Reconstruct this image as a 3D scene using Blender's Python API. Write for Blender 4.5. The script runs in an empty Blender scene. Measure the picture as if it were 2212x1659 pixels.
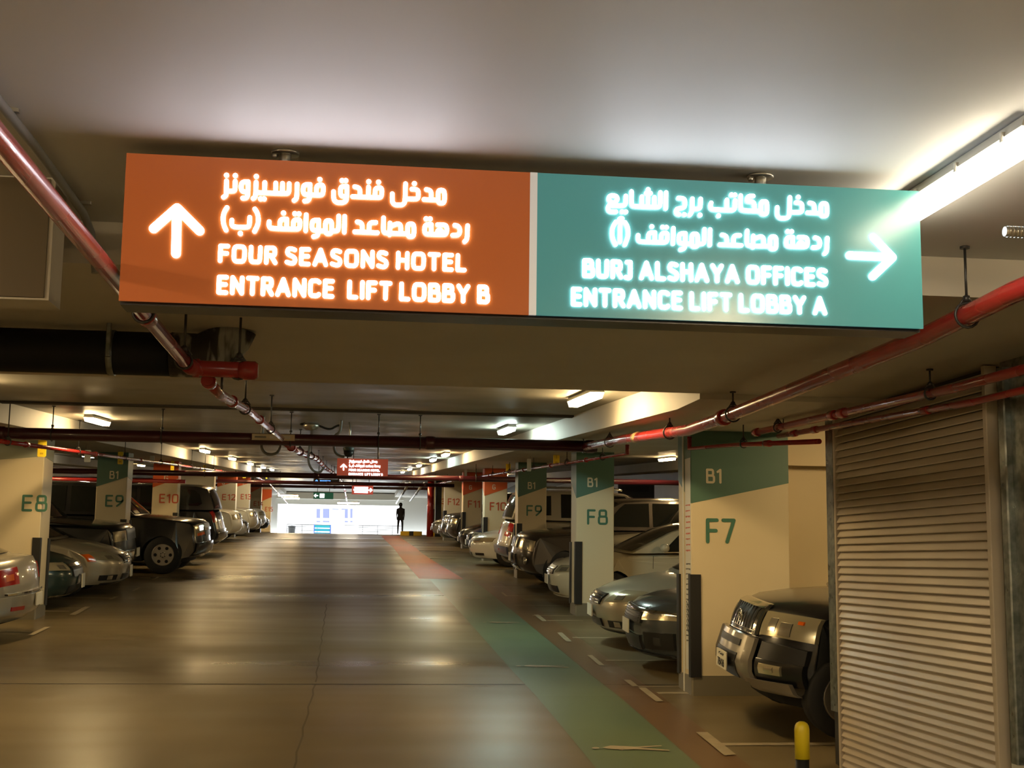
import bpy, bmesh, math, random
from mathutils import Vector, Matrix
random.seed(7)
C = bpy.context.scene.collection
SC = bpy.context.scene
PI = math.pi
S = 0.85                      # the scene is laid out in units of 0.85 m and scaled to metres at the end

# ------------------------------------------------------------------ camera
W_, H_ = 2212, 1659
F = 2800.0
CX, CY = 1106.0, 829.5
EYE = 2.0
psi = math.atan(341 / F); pit = math.atan(382 / F); rho = 0.012
fw = Vector((math.sin(psi) * math.cos(pit), math.cos(psi) * math.cos(pit), math.sin(pit)))
r0 = Vector((math.cos(psi), -math.sin(psi), 0))
u0 = r0.cross(fw)
RV = r0 * math.cos(rho) + u0 * math.sin(rho)
UV = u0 * math.cos(rho) - r0 * math.sin(rho)
cam_d = bpy.data.cameras.new('camera')
cam = bpy.data.objects.new('camera', cam_d); C.objects.link(cam)
cam_d.sensor_width = 36; cam_d.lens = F / W_ * 36
cam_d.clip_start = 0.05; cam_d.clip_end = 600
M = Matrix((RV, UV, -fw)).transposed().to_4x4()
M.translation = Vector((0, 0, EYE)) * S
cam.matrix_world = M
SC.camera = cam

# ------------------------------------------------------------------ light of the place
SC.view_settings.view_transform = 'Standard'
SC.view_settings.look = 'None'
SC.view_settings.gamma = 1.0
SC.view_settings.use_curve_mapping = False
SC.view_settings.exposure = 0.32
SC.cycles.max_bounces = 6
SC.cycles.diffuse_bounces = 3
SC.cycles.glossy_bounces = 3
SC.cycles.sample_clamp_indirect = 6.0
SC.cycles.use_denoising = True
wd = bpy.data.worlds.new('sky'); SC.world = wd; wd.use_nodes = True
bg = wd.node_tree.nodes['Background']
bg.inputs['Color'].default_value = (0.86, 0.93, 1.0, 1); bg.inputs['Strength'].default_value = 5.0
sun_d = bpy.data.lights.new('sun', 'SUN'); sun_d.energy = 6.0; sun_d.angle = 0.01; sun_d.color = (1, .95, .88)
sun = bpy.data.objects.new('sun', sun_d); C.objects.link(sun)
sun.rotation_euler = (math.radians(38), 0, math.radians(-20))
LAMP_WARM = (1.0, 0.70, 0.33); LAMP_NEUT = (1.0, 0.86, 0.62); LAMP_COOL = (0.80, 1.0, 0.88)
LAMP_POWER = 76.0
LETTER_POWER = 10.0

# ------------------------------------------------------------------ helpers
def ray(px, py):
    return fw + RV * ((px - CX) / F) - UV * ((py - CY) / F)
def atY(px, py, Y):
    d = ray(px, py); t = Y / d.y; return Vector((d.x * t, Y, EYE + d.z * t))
def atX(px, py, X):
    d = ray(px, py); t = X / d.x; return Vector((X, d.y * t, EYE + d.z * t))
def atZ(px, py, Z):
    d = ray(px, py); t = (Z - EYE) / d.z; return Vector((d.x * t, d.y * t, Z))
def lerp_tab(tab, v):
    if v <= tab[0][0]: return tab[0][1]
    for (a, za), (b, zb) in zip(tab, tab[1:]):
        if v <= b: return za + (zb - za) * (v - a) / (b - a)
    return tab[-1][1]
FLOOR = [(-12, 0), (11.0, 0), (11.8, .045), (15.7, .40), (24.3, 1.0), (32.8, 1.56), (41.2, 1.98), (49, 2.42), (60, 2.88), (68.5, 3.28), (75, 3.42), (80, 3.47), (130, 3.47)]
def fz(Y): return lerp_tab(FLOOR, Y)
def slab(Y): return 3.74 if Y < 12 else min(3.74 + .0505 * (Y - 12), 3.74 + .0505 * 60)
def bmz(Y): return slab(Y) - .29
def atF(px, py):
    d = ray(px, py); Y = 2.0
    best = None
    while Y < 110:
        t = Y / d.y
        if EYE + d.z * t <= fz(Y): return Vector((d.x * t, Y, fz(Y)))
        Y += .02
    return Vector((0, 80, 3.47))

def tagp(o, label=None, cat=None, group=None, kind=None):
    if label: o['label'] = label
    if cat: o['category'] = cat
    if group: o['group'] = group
    if kind: o['kind'] = kind
    return o
def empty(name, loc=(0, 0, 0), rz=0.0, rx=0.0):
    o = bpy.data.objects.new(name, None); C.objects.link(o)
    o.location = loc; o.rotation_euler = (rx, 0, rz); o.empty_display_size = .1
    return o

class MB:
    def __init__(s): s.v = []; s.f = []; s.m = []; s.sm = []
    def add(s, vs, fs, mi=0, smooth=False):
        o = len(s.v); s.v += [tuple(v) for v in vs]
        for f in fs: s.f.append([o + i for i in f]); s.m.append(mi); s.sm.append(smooth)
        return s
    def box(s, x0, x1, y0, y1, z0, z1, mi=0):
        vs = [(x, y, z) for z in (z0, z1) for y in (y0, y1) for x in (x0, x1)]
        return s.add(vs, [(0, 2, 3, 1), (4, 5, 7, 6), (0, 1, 5, 4), (2, 6, 7, 3), (0, 4, 6, 2), (1, 3, 7, 5)], mi)
    def bev(s, x0, x1, y0, y1, z0, z1, b=.01, mi=0, axis='z'):
        # box with chamfered edges along one axis
        def ring(a0, a1, b0, b1, e):
            return [(a0 + e, b0), (a1 - e, b0), (a1, b0 + e), (a1, b1 - e), (a1 - e, b1), (a0 + e, b1), (a0, b1 - e), (a0, b0 + e)]
        if axis == 'z': R = ring(x0, x1, y0, y1, b); f = lambda p, q: (p[0], p[1], q); q0, q1 = z0, z1
        elif axis == 'y': R = ring(x0, x1, z0, z1, b); f = lambda p, q: (p[0], q, p[1]); q0, q1 = y0, y1
        else: R = ring(y0, y1, z0, z1, b); f = lambda p, q: (q, p[0], p[1]); q0, q1 = x0, x1
        vs = [f(p, q0) for p in R] + [f(p, q1) for p in R]
        n = 8
        fs = [tuple(range(n)), tuple(range(2 * n - 1, n - 1, -1))] + [(i, (i + 1) % n, n + (i + 1) % n, n + i) for i in range(n)]
        return s.add(vs, fs, mi)
    def tube(s, pts, r, n=12, mi=0, cap=True, smooth=True):
        pts = [Vector(p) for p in pts]; o = len(s.v); prev = None
        for i, p in enumerate(pts):
            if i == 0: t = pts[1] - p
            elif i == len(pts) - 1: t = p - pts[i - 1]
            else: t = (pts[i + 1] - p).normalized() + (p - pts[i - 1]).normalized()
            t.normalize()
            if prev is None:
                a = Vector((0, 0, 1)) if abs(t.z) < .9 else Vector((1, 0, 0))
            else: a = prev
            b = t.cross(a).normalized(); a = b.cross(t).normalized(); prev = a
            rr = r[i] if isinstance(r, (list, tuple)) else r
            for k in range(n):
                q = 2 * PI * k / n
                s.v.append(tuple(p + (a * math.cos(q) + b * math.sin(q)) * rr))
        for i in range(len(pts) - 1):
            for k in range(n):
                s.f.append([o + i * n + k, o + i * n + (k + 1) % n, o + (i + 1) * n + (k + 1) % n, o + (i + 1) * n + k]); s.m.append(mi); s.sm.append(smooth)
        if cap:
            s.f.append([o + k for k in range(n)]); s.m.append(mi); s.sm.append(False)
            s.f.append([o + (len(pts) - 1) * n + k for k in reversed(range(n))]); s.m.append(mi); s.sm.append(False)
        return s
    def prism(s, poly, y0, y1, mi=0, axis='y'):
        # polygon given as (a, b) pairs, extruded along one axis
        f = {'y': lambda p, q: (p[0], q, p[1]), 'z': lambda p, q: (p[0], p[1], q), 'x': lambda p, q: (q, p[0], p[1])}[axis]
        n = len(poly)
        vs = [f(p, y0) for p in poly] + [f(p, y1) for p in poly]
        fs = [tuple(range(n)), tuple(range(2 * n - 1, n - 1, -1))] + [(i, (i + 1) % n, n + (i + 1) % n, n + i) for i in range(n)]
        return s.add(vs, fs, mi)
    def lathe(s, prof, n=20, mi=0, axis='z', c=(0, 0, 0), smooth=True):
        o = len(s.v)
        for (r, h) in prof:
            for k in range(n):
                q = 2 * PI * k / n; a, b = r * math.cos(q), r * math.sin(q)
                p = {'z': (a, b, h), 'y': (a, h, b), 'x': (h, a, b)}[axis]
                s.v.append((p[0] + c[0], p[1] + c[1], p[2] + c[2]))
        for i in range(len(prof) - 1):
            for k in range(n):
                s.f.append([o + i * n + k, o + i * n + (k + 1) % n, o + (i + 1) * n + (k + 1) % n, o + (i + 1) * n + k]); s.m.append(mi); s.sm.append(smooth)
        for i, rev in ((0, True), (len(prof) - 1, False)):
            if prof[i][0] > 1e-5:
                idx = [o + i * n + k for k in range(n)]
                s.f.append(idx[::-1] if rev else idx); s.m.append(mi); s.sm.append(False)
        return s
    def grid(s, P, mi=0, smooth=True, closed=False):
        # P: list of rows of points
        o = len(s.v); nr, nc = len(P), len(P[0])
        for row in P:
            for p in row: s.v.append(tuple(p))
        for i in range(nr - 1):
            for j in range(nc - 1 if not closed else nc):
                s.f.append([o + i * nc + j, o + i * nc + (j + 1) % nc, o + (i + 1) * nc + (j + 1) % nc, o + (i + 1) * nc + j]); s.m.append(mi); s.sm.append(smooth)
        return s
    def mesh(s, name, mats):
        me = bpy.data.meshes.new(name); me.from_pydata(s.v, [], s.f)
        for m in (mats if isinstance(mats, (list, tuple)) else [mats]): me.materials.append(m)
        me.polygons.foreach_set('material_index', s.m); me.polygons.foreach_set('use_smooth', s.sm)
        bm = bmesh.new(); bm.from_mesh(me); bmesh.ops.recalc_face_normals(bm, faces=bm.faces); bm.to_mesh(me); bm.free()
        me.update(); return me
    def build(s, name, mats, parent=None, loc=None, **kw):
        o = bpy.data.objects.new(name, s.mesh(name, mats)); C.objects.link(o)
        if parent is not None: o.parent = parent
        if loc is not None: o.location = loc
        tagp(o, **kw); return o
def link_copy(o, parent, loc=None):
    c = o.copy(); C.objects.link(c); c.parent = parent
    if loc is not None: c.location = loc
    return c
def copy_tree(o, parent=None):
    c = o.copy(); C.objects.link(c); c.parent = parent
    for ch in list(o.children): copy_tree(ch, c)
    return c

# ------------------------------------------------------------------ materials
def mat(name, col, rough=.5, metal=0.0, emit=None, es=1.0, coat=0.0, spec=.5, noise=None, bump=None, rvar=None, alpha=None):
    m = bpy.data.materials.new(name); m.use_nodes = True; nt = m.node_tree; b = nt.nodes['Principled BSDF']
    b.inputs['Base Color'].default_value = (*col, 1); b.inputs['Roughness'].default_value = rough
    b.inputs['Metallic'].default_value = metal; b.inputs['Coat Weight'].default_value = coat
    b.inputs['Specular IOR Level'].default_value = spec; b.inputs['Coat Roughness'].default_value = .06
    if emit: b.inputs['Emission Color'].default_value = (*emit, 1); b.inputs['Emission Strength'].default_value = es
    if noise or bump or rvar: tc = nt.nodes.new('ShaderNodeTexCoord')
    def nz(scale, detail=5, st=(1, 1, 1)):
        mp = nt.nodes.new('ShaderNodeMapping'); mp.inputs['Scale'].default_value = st
        n = nt.nodes.new('ShaderNodeTexNoise'); n.inputs['Scale'].default_value = scale; n.inputs['Detail'].default_value = detail
        nt.links.new(tc.outputs['Object'], mp.inputs['Vector']); nt.links.new(mp.outputs['Vector'], n.inputs['Vector']); return n
    if noise:
        col2, scale, lo, hi = noise[:4]; st = noise[4] if len(noise) > 4 else (1, 1, 1)
        n = nz(scale, 3, st); r = nt.nodes.new('ShaderNodeMapRange'); r.inputs['From Min'].default_value = lo; r.inputs['From Max'].default_value = hi
        mx = nt.nodes.new('ShaderNodeMix'); mx.data_type = 'RGBA'
        mx.inputs[6].default_value = (*col, 1); mx.inputs[7].default_value = (*col2, 1)
        nt.links.new(n.outputs['Fac'], r.inputs['Value']); nt.links.new(r.outputs['Result'], mx.inputs[0]); nt.links.new(mx.outputs[2], b.inputs['Base Color'])
    if bump:
        scale, st_ = bump[:2]; stt = bump[2] if len(bump) > 2 else (1, 1, 1)
        n = nz(scale, 4, stt); bp = nt.nodes.new('ShaderNodeBump'); bp.inputs['Strength'].default_value = st_; bp.inputs['Distance'].default_value = .02
        nt.links.new(n.outputs['Fac'], bp.inputs['Height']); nt.links.new(bp.outputs['Normal'], b.inputs['Normal'])
    if rvar:
        scale, a, c_ = rvar[:3]; stt = rvar[3] if len(rvar) > 3 else (1, 1, 1)
        n = nz(scale, 2, stt); r = nt.nodes.new('ShaderNodeMapRange'); r.inputs['From Min'].default_value = .3; r.inputs['From Max'].default_value = .7
        r.inputs['To Min'].default_value = a; r.inputs['To Max'].default_value = c_
        nt.links.new(n.outputs['Fac'], r.inputs['Value']); nt.links.new(r.outputs['Result'], b.inputs['Roughness'])
    return m
def emis(name, col, st):
    m = bpy.data.materials.new(name); m.use_nodes = True; nt = m.node_tree; nt.nodes.remove(nt.nodes['Principled BSDF']); m.cycles.emission_sampling = 'FRONT'
    e = nt.nodes.new('ShaderNodeEmission'); e.inputs['Color'].default_value = (*col, 1); e.inputs['Strength'].default_value = st
    nt.links.new(e.outputs['Emission'], nt.nodes['Material Output'].inputs['Surface']); return m

m_floor = mat('sealed_concrete_floor', (.135, .104, .052), .34, noise=((.19, .148, .080), .4, .35, .68, (1.6, 1, 1)), spec=.38, rvar=(.5, .27, .48, (.35, 1.6, 1)), bump=(1.0, .05, (.5, 2.2, 1)))
m_ceil = mat('painted_concrete_ceiling', (.31, .295, .25), .40, noise=((.37, .355, .30), .5, .35, .7), bump=(1.6, .12, (.35, 2.4, 1)), rvar=(.8, .3, .55))
m_ceil_near = mat('matt_ceiling_paint', (.50, .51, .51), .6, noise=((.56, .57, .57), .6, .35, .7), bump=(2.5, .06))
m_beam = mat('beam_paint', (.50, .47, .40), .55, noise=((.56, .53, .46), .8, .35, .7))
m_cream = mat('cream_wall_paint', (.64, .52, .31), .5, noise=((.68, .56, .35), .7, .35, .7))
m_plinth = mat('grey_plinth_paint', (.19, .17, .12), .35)
m_white = mat('white_paint', (.66, .66, .60), .45)
m_teal = mat('teal_column_paint', (.085, .175, .135), .45)
m_teal_txt = mat('teal_letter_paint', (.055, .17, .12), .45)
m_orange = mat('orange_column_paint', (.62, .10, .02), .45)
m_red_txt = mat('red_letter_paint', (.50, .08, .03), .45)
m_cream_txt = mat('cream_letter_paint', (.70, .64, .48), .45)
m_red = mat('red_pipe_enamel', (.36, .022, .018), .25, coat=.3, noise=((.27, .018, .02), 2.0, .4, .7), rvar=(1.5, .2, .32))
m_darkred = mat('dark_red_pipe_enamel', (.045, .005, .010), .35, coat=.15)
m_black = mat('black_rubber', (.012, .012, .012), .5)
m_blackpipe = mat('black_insulation', (.008, .009, .011), .6, spec=.25, bump=(6, .1))
m_steel = mat('zinc_steel', (.45, .44, .40), .35, .9)
m_galv = mat('galvanised_steel', (.30, .32, .30), .38, .85, noise=((.16, .18, .17), 14, .35, .65), rvar=(9, .25, .5))
m_darksteel = mat('dark_steel', (.06, .06, .06), .4, .6)
m_louver = mat('louver_enamel', (.50, .43, .33), .38, noise=((.56, .49, .38), 1.0, .35, .7))
m_yellow = mat('yellow_plastic', (.80, .62, .02), .35)
m_tagyellow = mat('yellow_sign_face', (.95, .70, .03), .4)
m_tagwhite = mat('white_sign_face', (.70, .72, .70), .4)
m_line = mat('line_paint', (.42, .35, .23), .4, noise=((.34, .28, .18), 6, .4, .7))
m_lane_t = mat('teal_floor_paint', (.13, .17, .085), .33, noise=((.10, .155, .10), .3, .3, .7), rvar=(.35, .3, .42))
m_lane_o = mat('orange_floor_paint', (.42, .075, .02), .48, noise=((.33, .07, .03), .8, .4, .7))
m_lane_b = mat('brown_floor_paint', (.155, .09, .043), .36)
m_crack = mat('hairline_crack', (.095, .072, .04), .5)
m_joint = mat('joint_sealant', (.03, .025, .02), .6)
m_grey_pvc = mat('grey_conduit', (.20, .21, .21), .4)
m_kerby = mat('yellow_kerb_paint', (.65, .42, .02), .5)

# ------------------------------------------------------------------ the setting
XL, XR, YB, YE = -13.5, 13.0, -7.0, 95.0
def strip(mb, rows, dz=0.0, mi=0, step=2.0):
    # rows: (Y, x left, x right); laid on the floor profile
    ys = sorted(set([r[0] for r in rows] + [y for y, _ in FLOOR if rows[0][0] < y < rows[-1][0]]))
    L = [(r[0], r[1]) for r in rows]; R = [(r[0], r[2]) for r in rows]
    P = [[(lerp_tab(L, y), y, fz(y) + dz), (lerp_tab(R, y), y, fz(y) + dz)] for y in ys]
    mb.grid(P, mi, smooth=False); return mb
fm = MB()
ys = sorted(set([y for y, _ in FLOOR] + [i * 1.0 for i in range(-12, 131, 2)]))
fm.grid([[(XL - 1, y, fz(y)), (-5, y, fz(y)), (0, y, fz(y)), (5, y, fz(y)), (XR + 1, y, fz(y))] for y in ys if y <= YE + .5], 0, smooth=True)
floor = fm.build('floor', m_floor, kind='structure')
lane = [(4, 2.5, 3.55), (12.3, 2.33, 3.33), (14.5, 2.28, 3.28), (17.5, 2.2, 3.2), (31.2, 1.96, 3.03), (32.2, 1.94, 3.0)]
strip(MB(), lane, .004).build('walkway_paint', m_lane_t, floor, label='teal green painted walkway strip')
strip(MB(), [(32.4, 1.69, 2.79), (46, 1.60, 2.45), (66, 1.5, 2.4)], .004).build('walkway_paint', m_lane_o, floor, label='orange painted walkway strip')
strip(MB(), [(4, 3.56, 4.0), (12.3, 3.34, 3.82), (17.5, 3.21, 3.75), (31.2, 3.04, 3.6)], .003).build('walkway_border', m_lane_b, floor, label='brown painted border band')
# expansion joint across the slab
MB().grid([[(XL, 16.62, fz(16.62) + .003), (XL, 16.655, fz(16.655) + .003)], [(5, 16.50, fz(16.5) + .003), (5, 16.535, fz(16.535) + .003)]], smooth=False).build('floor_joint', m_joint, floor)
jm = MB()
for (ya, yb, xa, xb) in ((8, 16.5, -.55, -.40), (16.7, 26, -.40, -.45)):
    n = 24; pa = []
    for i in range(n + 1):
        y = ya + (yb - ya) * i / n; x = xa + (xb - xa) * i / n + .012 * math.sin(i * 2.1); pa.append([(x, y, fz(y) + .003), (x + .02, y, fz(y) + .003)])
    jm.grid(pa, smooth=False)
jm.build('floor_crack', m_crack, floor)
def quad_on_floor(px, dz=.012):
    return [atF(*p) + Vector((0, 0, dz)) for p in px]
for q in ([(1503, 1584), (1528, 1584), (1590, 1633), (1565, 1635)], [(1379, 1488), (1395, 1488), (1433, 1517), (1417, 1518)],
          [(1347, 1471), (1362, 1471), (1379, 1484), (1366, 1485)], [(1268, 1417), (1279, 1417), (1306, 1439), (1294, 1439)],
          [(1203, 1368), (1214, 1368), (1235, 1387), (1224, 1388)], [(1153, 1329), (1164, 1329), (1181, 1343), (1172, 1344)],
          [(1082, 1281), (1087, 1281), (1097, 1289), (1092, 1289)],
          [(150, 1329), (163, 1330), (196, 1312), (183, 1312)], [(58, 1374), (72, 1374), (109, 1356), (97, 1356)],
          [(234, 1296), (242, 1296), (256, 1290), (247, 1290)], [(284, 1278), (289, 1278), (305, 1270), (300, 1270)], [(327, 1254), (332, 1254), (345, 1247), (340, 1247)]):
    MB().add(quad_on_floor(q), [(0, 1, 2, 3)]).build('bay_tick', m_line, floor)
for (px, py, x2, w) in ((1560, 1609, 9, .11), (1420, 1498, 4.2, .12), (1379, 1484, 4.2, .06), (1308, 1427, 9, .09), (1236, 1378, 9, .09), (1182, 1341, 4.2, .1), (1150, 1330, 9, .08), (1112, 1308, 9, .08), (1092, 1287, 9, .08), (1062, 1268, 9, .08), (1040, 1254, 9, .08),
                        (150, 1321, -12, .12), (185, 1314, -5.3, .08), (68, 1365, -12, .1), (240, 1292, -12, .1), (283, 1273, -12, .1), (325, 1249, -12, .1)):
    p = atF(px, py)
    MB().add([(p.x, p.y - w / 2, fz(p.y - w / 2) + .005), (x2, p.y - w / 2, fz(p.y - w / 2) + .005), (x2, p.y + w / 2, fz(p.y + w / 2) + .005), (p.x, p.y + w / 2, fz(p.y + w / 2) + .005)], [(0, 1, 2, 3)]).build('bay_line', m_line, floor)
# walking figures painted on the walkway
fig = [(1585, 1478), (1640, 1464), (1700, 1466), (1800, 1471), (1988, 1461), (1988, 1467), (1845, 1479), (2042, 1494), (2042, 1500), (1800, 1490), (1728, 1492), (1722, 1501), (1690, 1491), (1625, 1488)]
fig = [(800 + a / 3.16, 1150 + b / 3.159) for a, b in fig]; head = [(800 + (1538 + 27 * math.cos(q)) / 3.16, 1150 + (1481 + 7 * math.sin(q)) / 3.159) for q in [i * PI / 5 for i in range(10)]]
A0 = atF(1287, 1619)
P1 = [atF(*p) - A0 for p in fig]; P2 = [atF(*p) - A0 for p in head]
for i, (a, b, s_) in enumerate(((1287, 1619, 1.0), (1120, 1440.5, .95), (1047, 1345.5, .9), (993, 1293, .85))):
    B0 = atF(a, b) if i else A0; pb = MB(); hgt = lambda dy: fz(B0.y + dy) - fz(B0.y) + .012
    for Q in (P1, P2): pb.add([(p.x * s_, p.y * s_, hgt(p.y * s_)) for p in Q], [tuple(range(len(Q)))])
    pb.build('walking_figure_marking', m_line, floor, loc=B0, label='cream walking figure painted on the walkway')

def cbox(name, x0, x1, y0, y1, z0, z1, m, **kw): return MB().box(x0, x1, y0, y1, z0, z1).build(name, m, kind='structure', **kw)
cbox('ceiling', XL, XR, YB, 6.9, 3.74, 4.0, m_ceil_near)
def sloped(x0, x1, ys, zf, th, mb=None):
    mb = mb or MB()
    for ya, yb in zip(ys, ys[1:]):
        mb.add([(x0, ya, zf(ya)), (x1, ya, zf(ya)), (x1, yb, zf(yb)), (x0, yb, zf(yb)), (x0, ya, zf(ya) + th), (x1, ya, zf(ya) + th), (x1, yb, zf(yb) + th), (x0, yb, zf(yb) + th)],
               [(0, 3, 2, 1), (4, 5, 6, 7), (0, 1, 5, 4), (3, 7, 6, 2), (0, 4, 7, 3), (1, 2, 6, 5)])
    return mb
sloped(XL, XR, [11.1, 12, 17.85], slab, .3).build('ceiling', m_ceil, kind='structure')
sloped(XL, XR, [17.95, 30, 45, 60, 72, YE + 1], slab, .3).build('ceiling', m_ceil, kind='structure')
MB().box(-4.7, 3.05, 17.82, 17.98, slab(17.9) - .03, slab(17.9) + .1).build('trim_1', m_joint, kind='structure', label='dark expansion joint strip across the ceiling')
nb = MB().box(XL, XR, 6.85, 11.18, 3.5, 3.9); nb.box(XL, XR, 6.79, 6.85, 3.5, 3.575)
nb.build('trim_2', m_beam, kind='structure', label='wide dropped beam across the ceiling behind the large sign')
for n, (x0, x1) in enumerate(((3.05, 5.6), (-7.3, -4.7), (9.6, 10.6), (-11.5, -10.5))):
    sloped(x0, x1, [11.18, 12, 30, 45, 60, 72, YE], bmz, .34).build('trim_%d' % (n + 3), m_beam, kind='structure', label='long ceiling beam running up the ramp')
# drop box beside the red pipe
q = MB().box(-4.2, -1.43, 6.05, 6.065, 3.17, 3.73, 1); q.box(-4.2, -1.41, 6.065, 6.30, 3.16, 3.74, 0)  # thin front face in a darker brown than the rest of the box
q.build('trim_7', [m_beam, mat('brown_front_face', (.10, .072, .035), .6)], kind='structure', label='dropped concrete box at the left edge of the near ceiling')
sloped(-.02, 0, [11.2, 12, 72, YE], slab, .0) if False else None
cbox('wall_back', XL, XR, YB - .2, YB, 0, 4.0, m_cream)
def sidewall(name, x0, x1, ys=(YB, 12, 30, 60, 75, YE + 1)):
    mb = MB()
    for ya, yb in zip(ys, ys[1:]):
        mb.add([(x0, ya, fz(ya) - .2), (x1, ya, fz(ya) - .2), (x1, yb, fz(yb) - .2), (x0, yb, fz(yb) - .2), (x0, ya, slab(ya) + .3), (x1, ya, slab(ya) + .3), (x1, yb, slab(yb) + .3), (x0, yb, slab(yb) + .3)],
               [(0, 3, 2, 1), (4, 5, 6, 7), (0, 1, 5, 4), (3, 7, 6, 2), (0, 4, 7, 3), (1, 2, 6, 5)])
    return mb.build(name, m_cream, kind='structure')
sidewall('wall_right', XR, XR + .2); sidewall('wall_left', XL - .2, XL)
# plant room wall beside column seven on the right, its head beam proud
pw = MB().box(5.42, XR, 16.05, 16.3, .3, 4.1); pw.box(5.42, XR, 15.9, 16.05, 3.26, 4.1); pw.box(5.42, XR, 15.86, 15.92, 3.24, 3.30)
pw.build('wall_front', m_cream, kind='structure')
# wall with the way out at the top of the ramp
ew = MB().box(XL, -5.3, YE, YE + .3, 3.0, 7.3); ew.box(3.6, XR, YE, YE + .3, 3.0, 7.3); ew.box(-5.3, 3.6, YE, YE + .3, 5.87, 7.3); ew.box(-5.4, 3.7, YE - .5, YE, 6.25, 6.7)
ew.build('wall_far', m_white, kind='structure')
# outside
go = MB().grid([[(-70, YE + .3, 3.46), (70, YE + .3, 3.46)], [(-70, 230, 3.46), (70, 230, 3.46)]], smooth=False).build('ground', mat('pale_paving', (.55, .54, .5), .8), kind='structure')

def extr_text(body, w=None, h=None, weight=0.0, depth=.004, name='lettering', m=None, parent=None, loc=(0, 0, 0), flip=False, spacing=1.0, anchor='c', rz=0.0):
    """flat lettering facing -Y, width w and height h, centred at loc"""
    cu = bpy.data.curves.new('t', 'FONT'); cu.body = body; cu.size = 1; cu.offset = weight; cu.extrude = 0; cu.space_character = spacing; cu.resolution_u = 3
    o = bpy.data.objects.new('t', cu); C.objects.link(o)
    dg = bpy.context.evaluated_depsgraph_get(); dg.update()
    me = bpy.data.meshes.new_from_object(o.evaluated_get(dg)); bpy.data.objects.remove(o); bpy.data.curves.remove(cu)
    xs = [v.co.x for v in me.vertices]; zs = [v.co.y for v in me.vertices]
    x0, x1, z0, z1 = min(xs), max(xs), min(zs), max(zs)
    sz = (h / (z1 - z0)) if h else (w / (x1 - x0)); sx = (w / (x1 - x0)) if w else sz
    for v in me.vertices:
        v.co = Vector(((v.co.x - (x0 + x1) / 2) * sx, 0, (v.co.y - (z0 + z1) / 2) * sz))
    me.materials.clear(); me.materials.append(m)
    ob = bpy.data.objects.new(name, me); C.objects.link(ob)
    if parent is not None: ob.parent = parent
    ob.location = loc; ob.rotation_euler = (0, 0, rz)
    return ob

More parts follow.
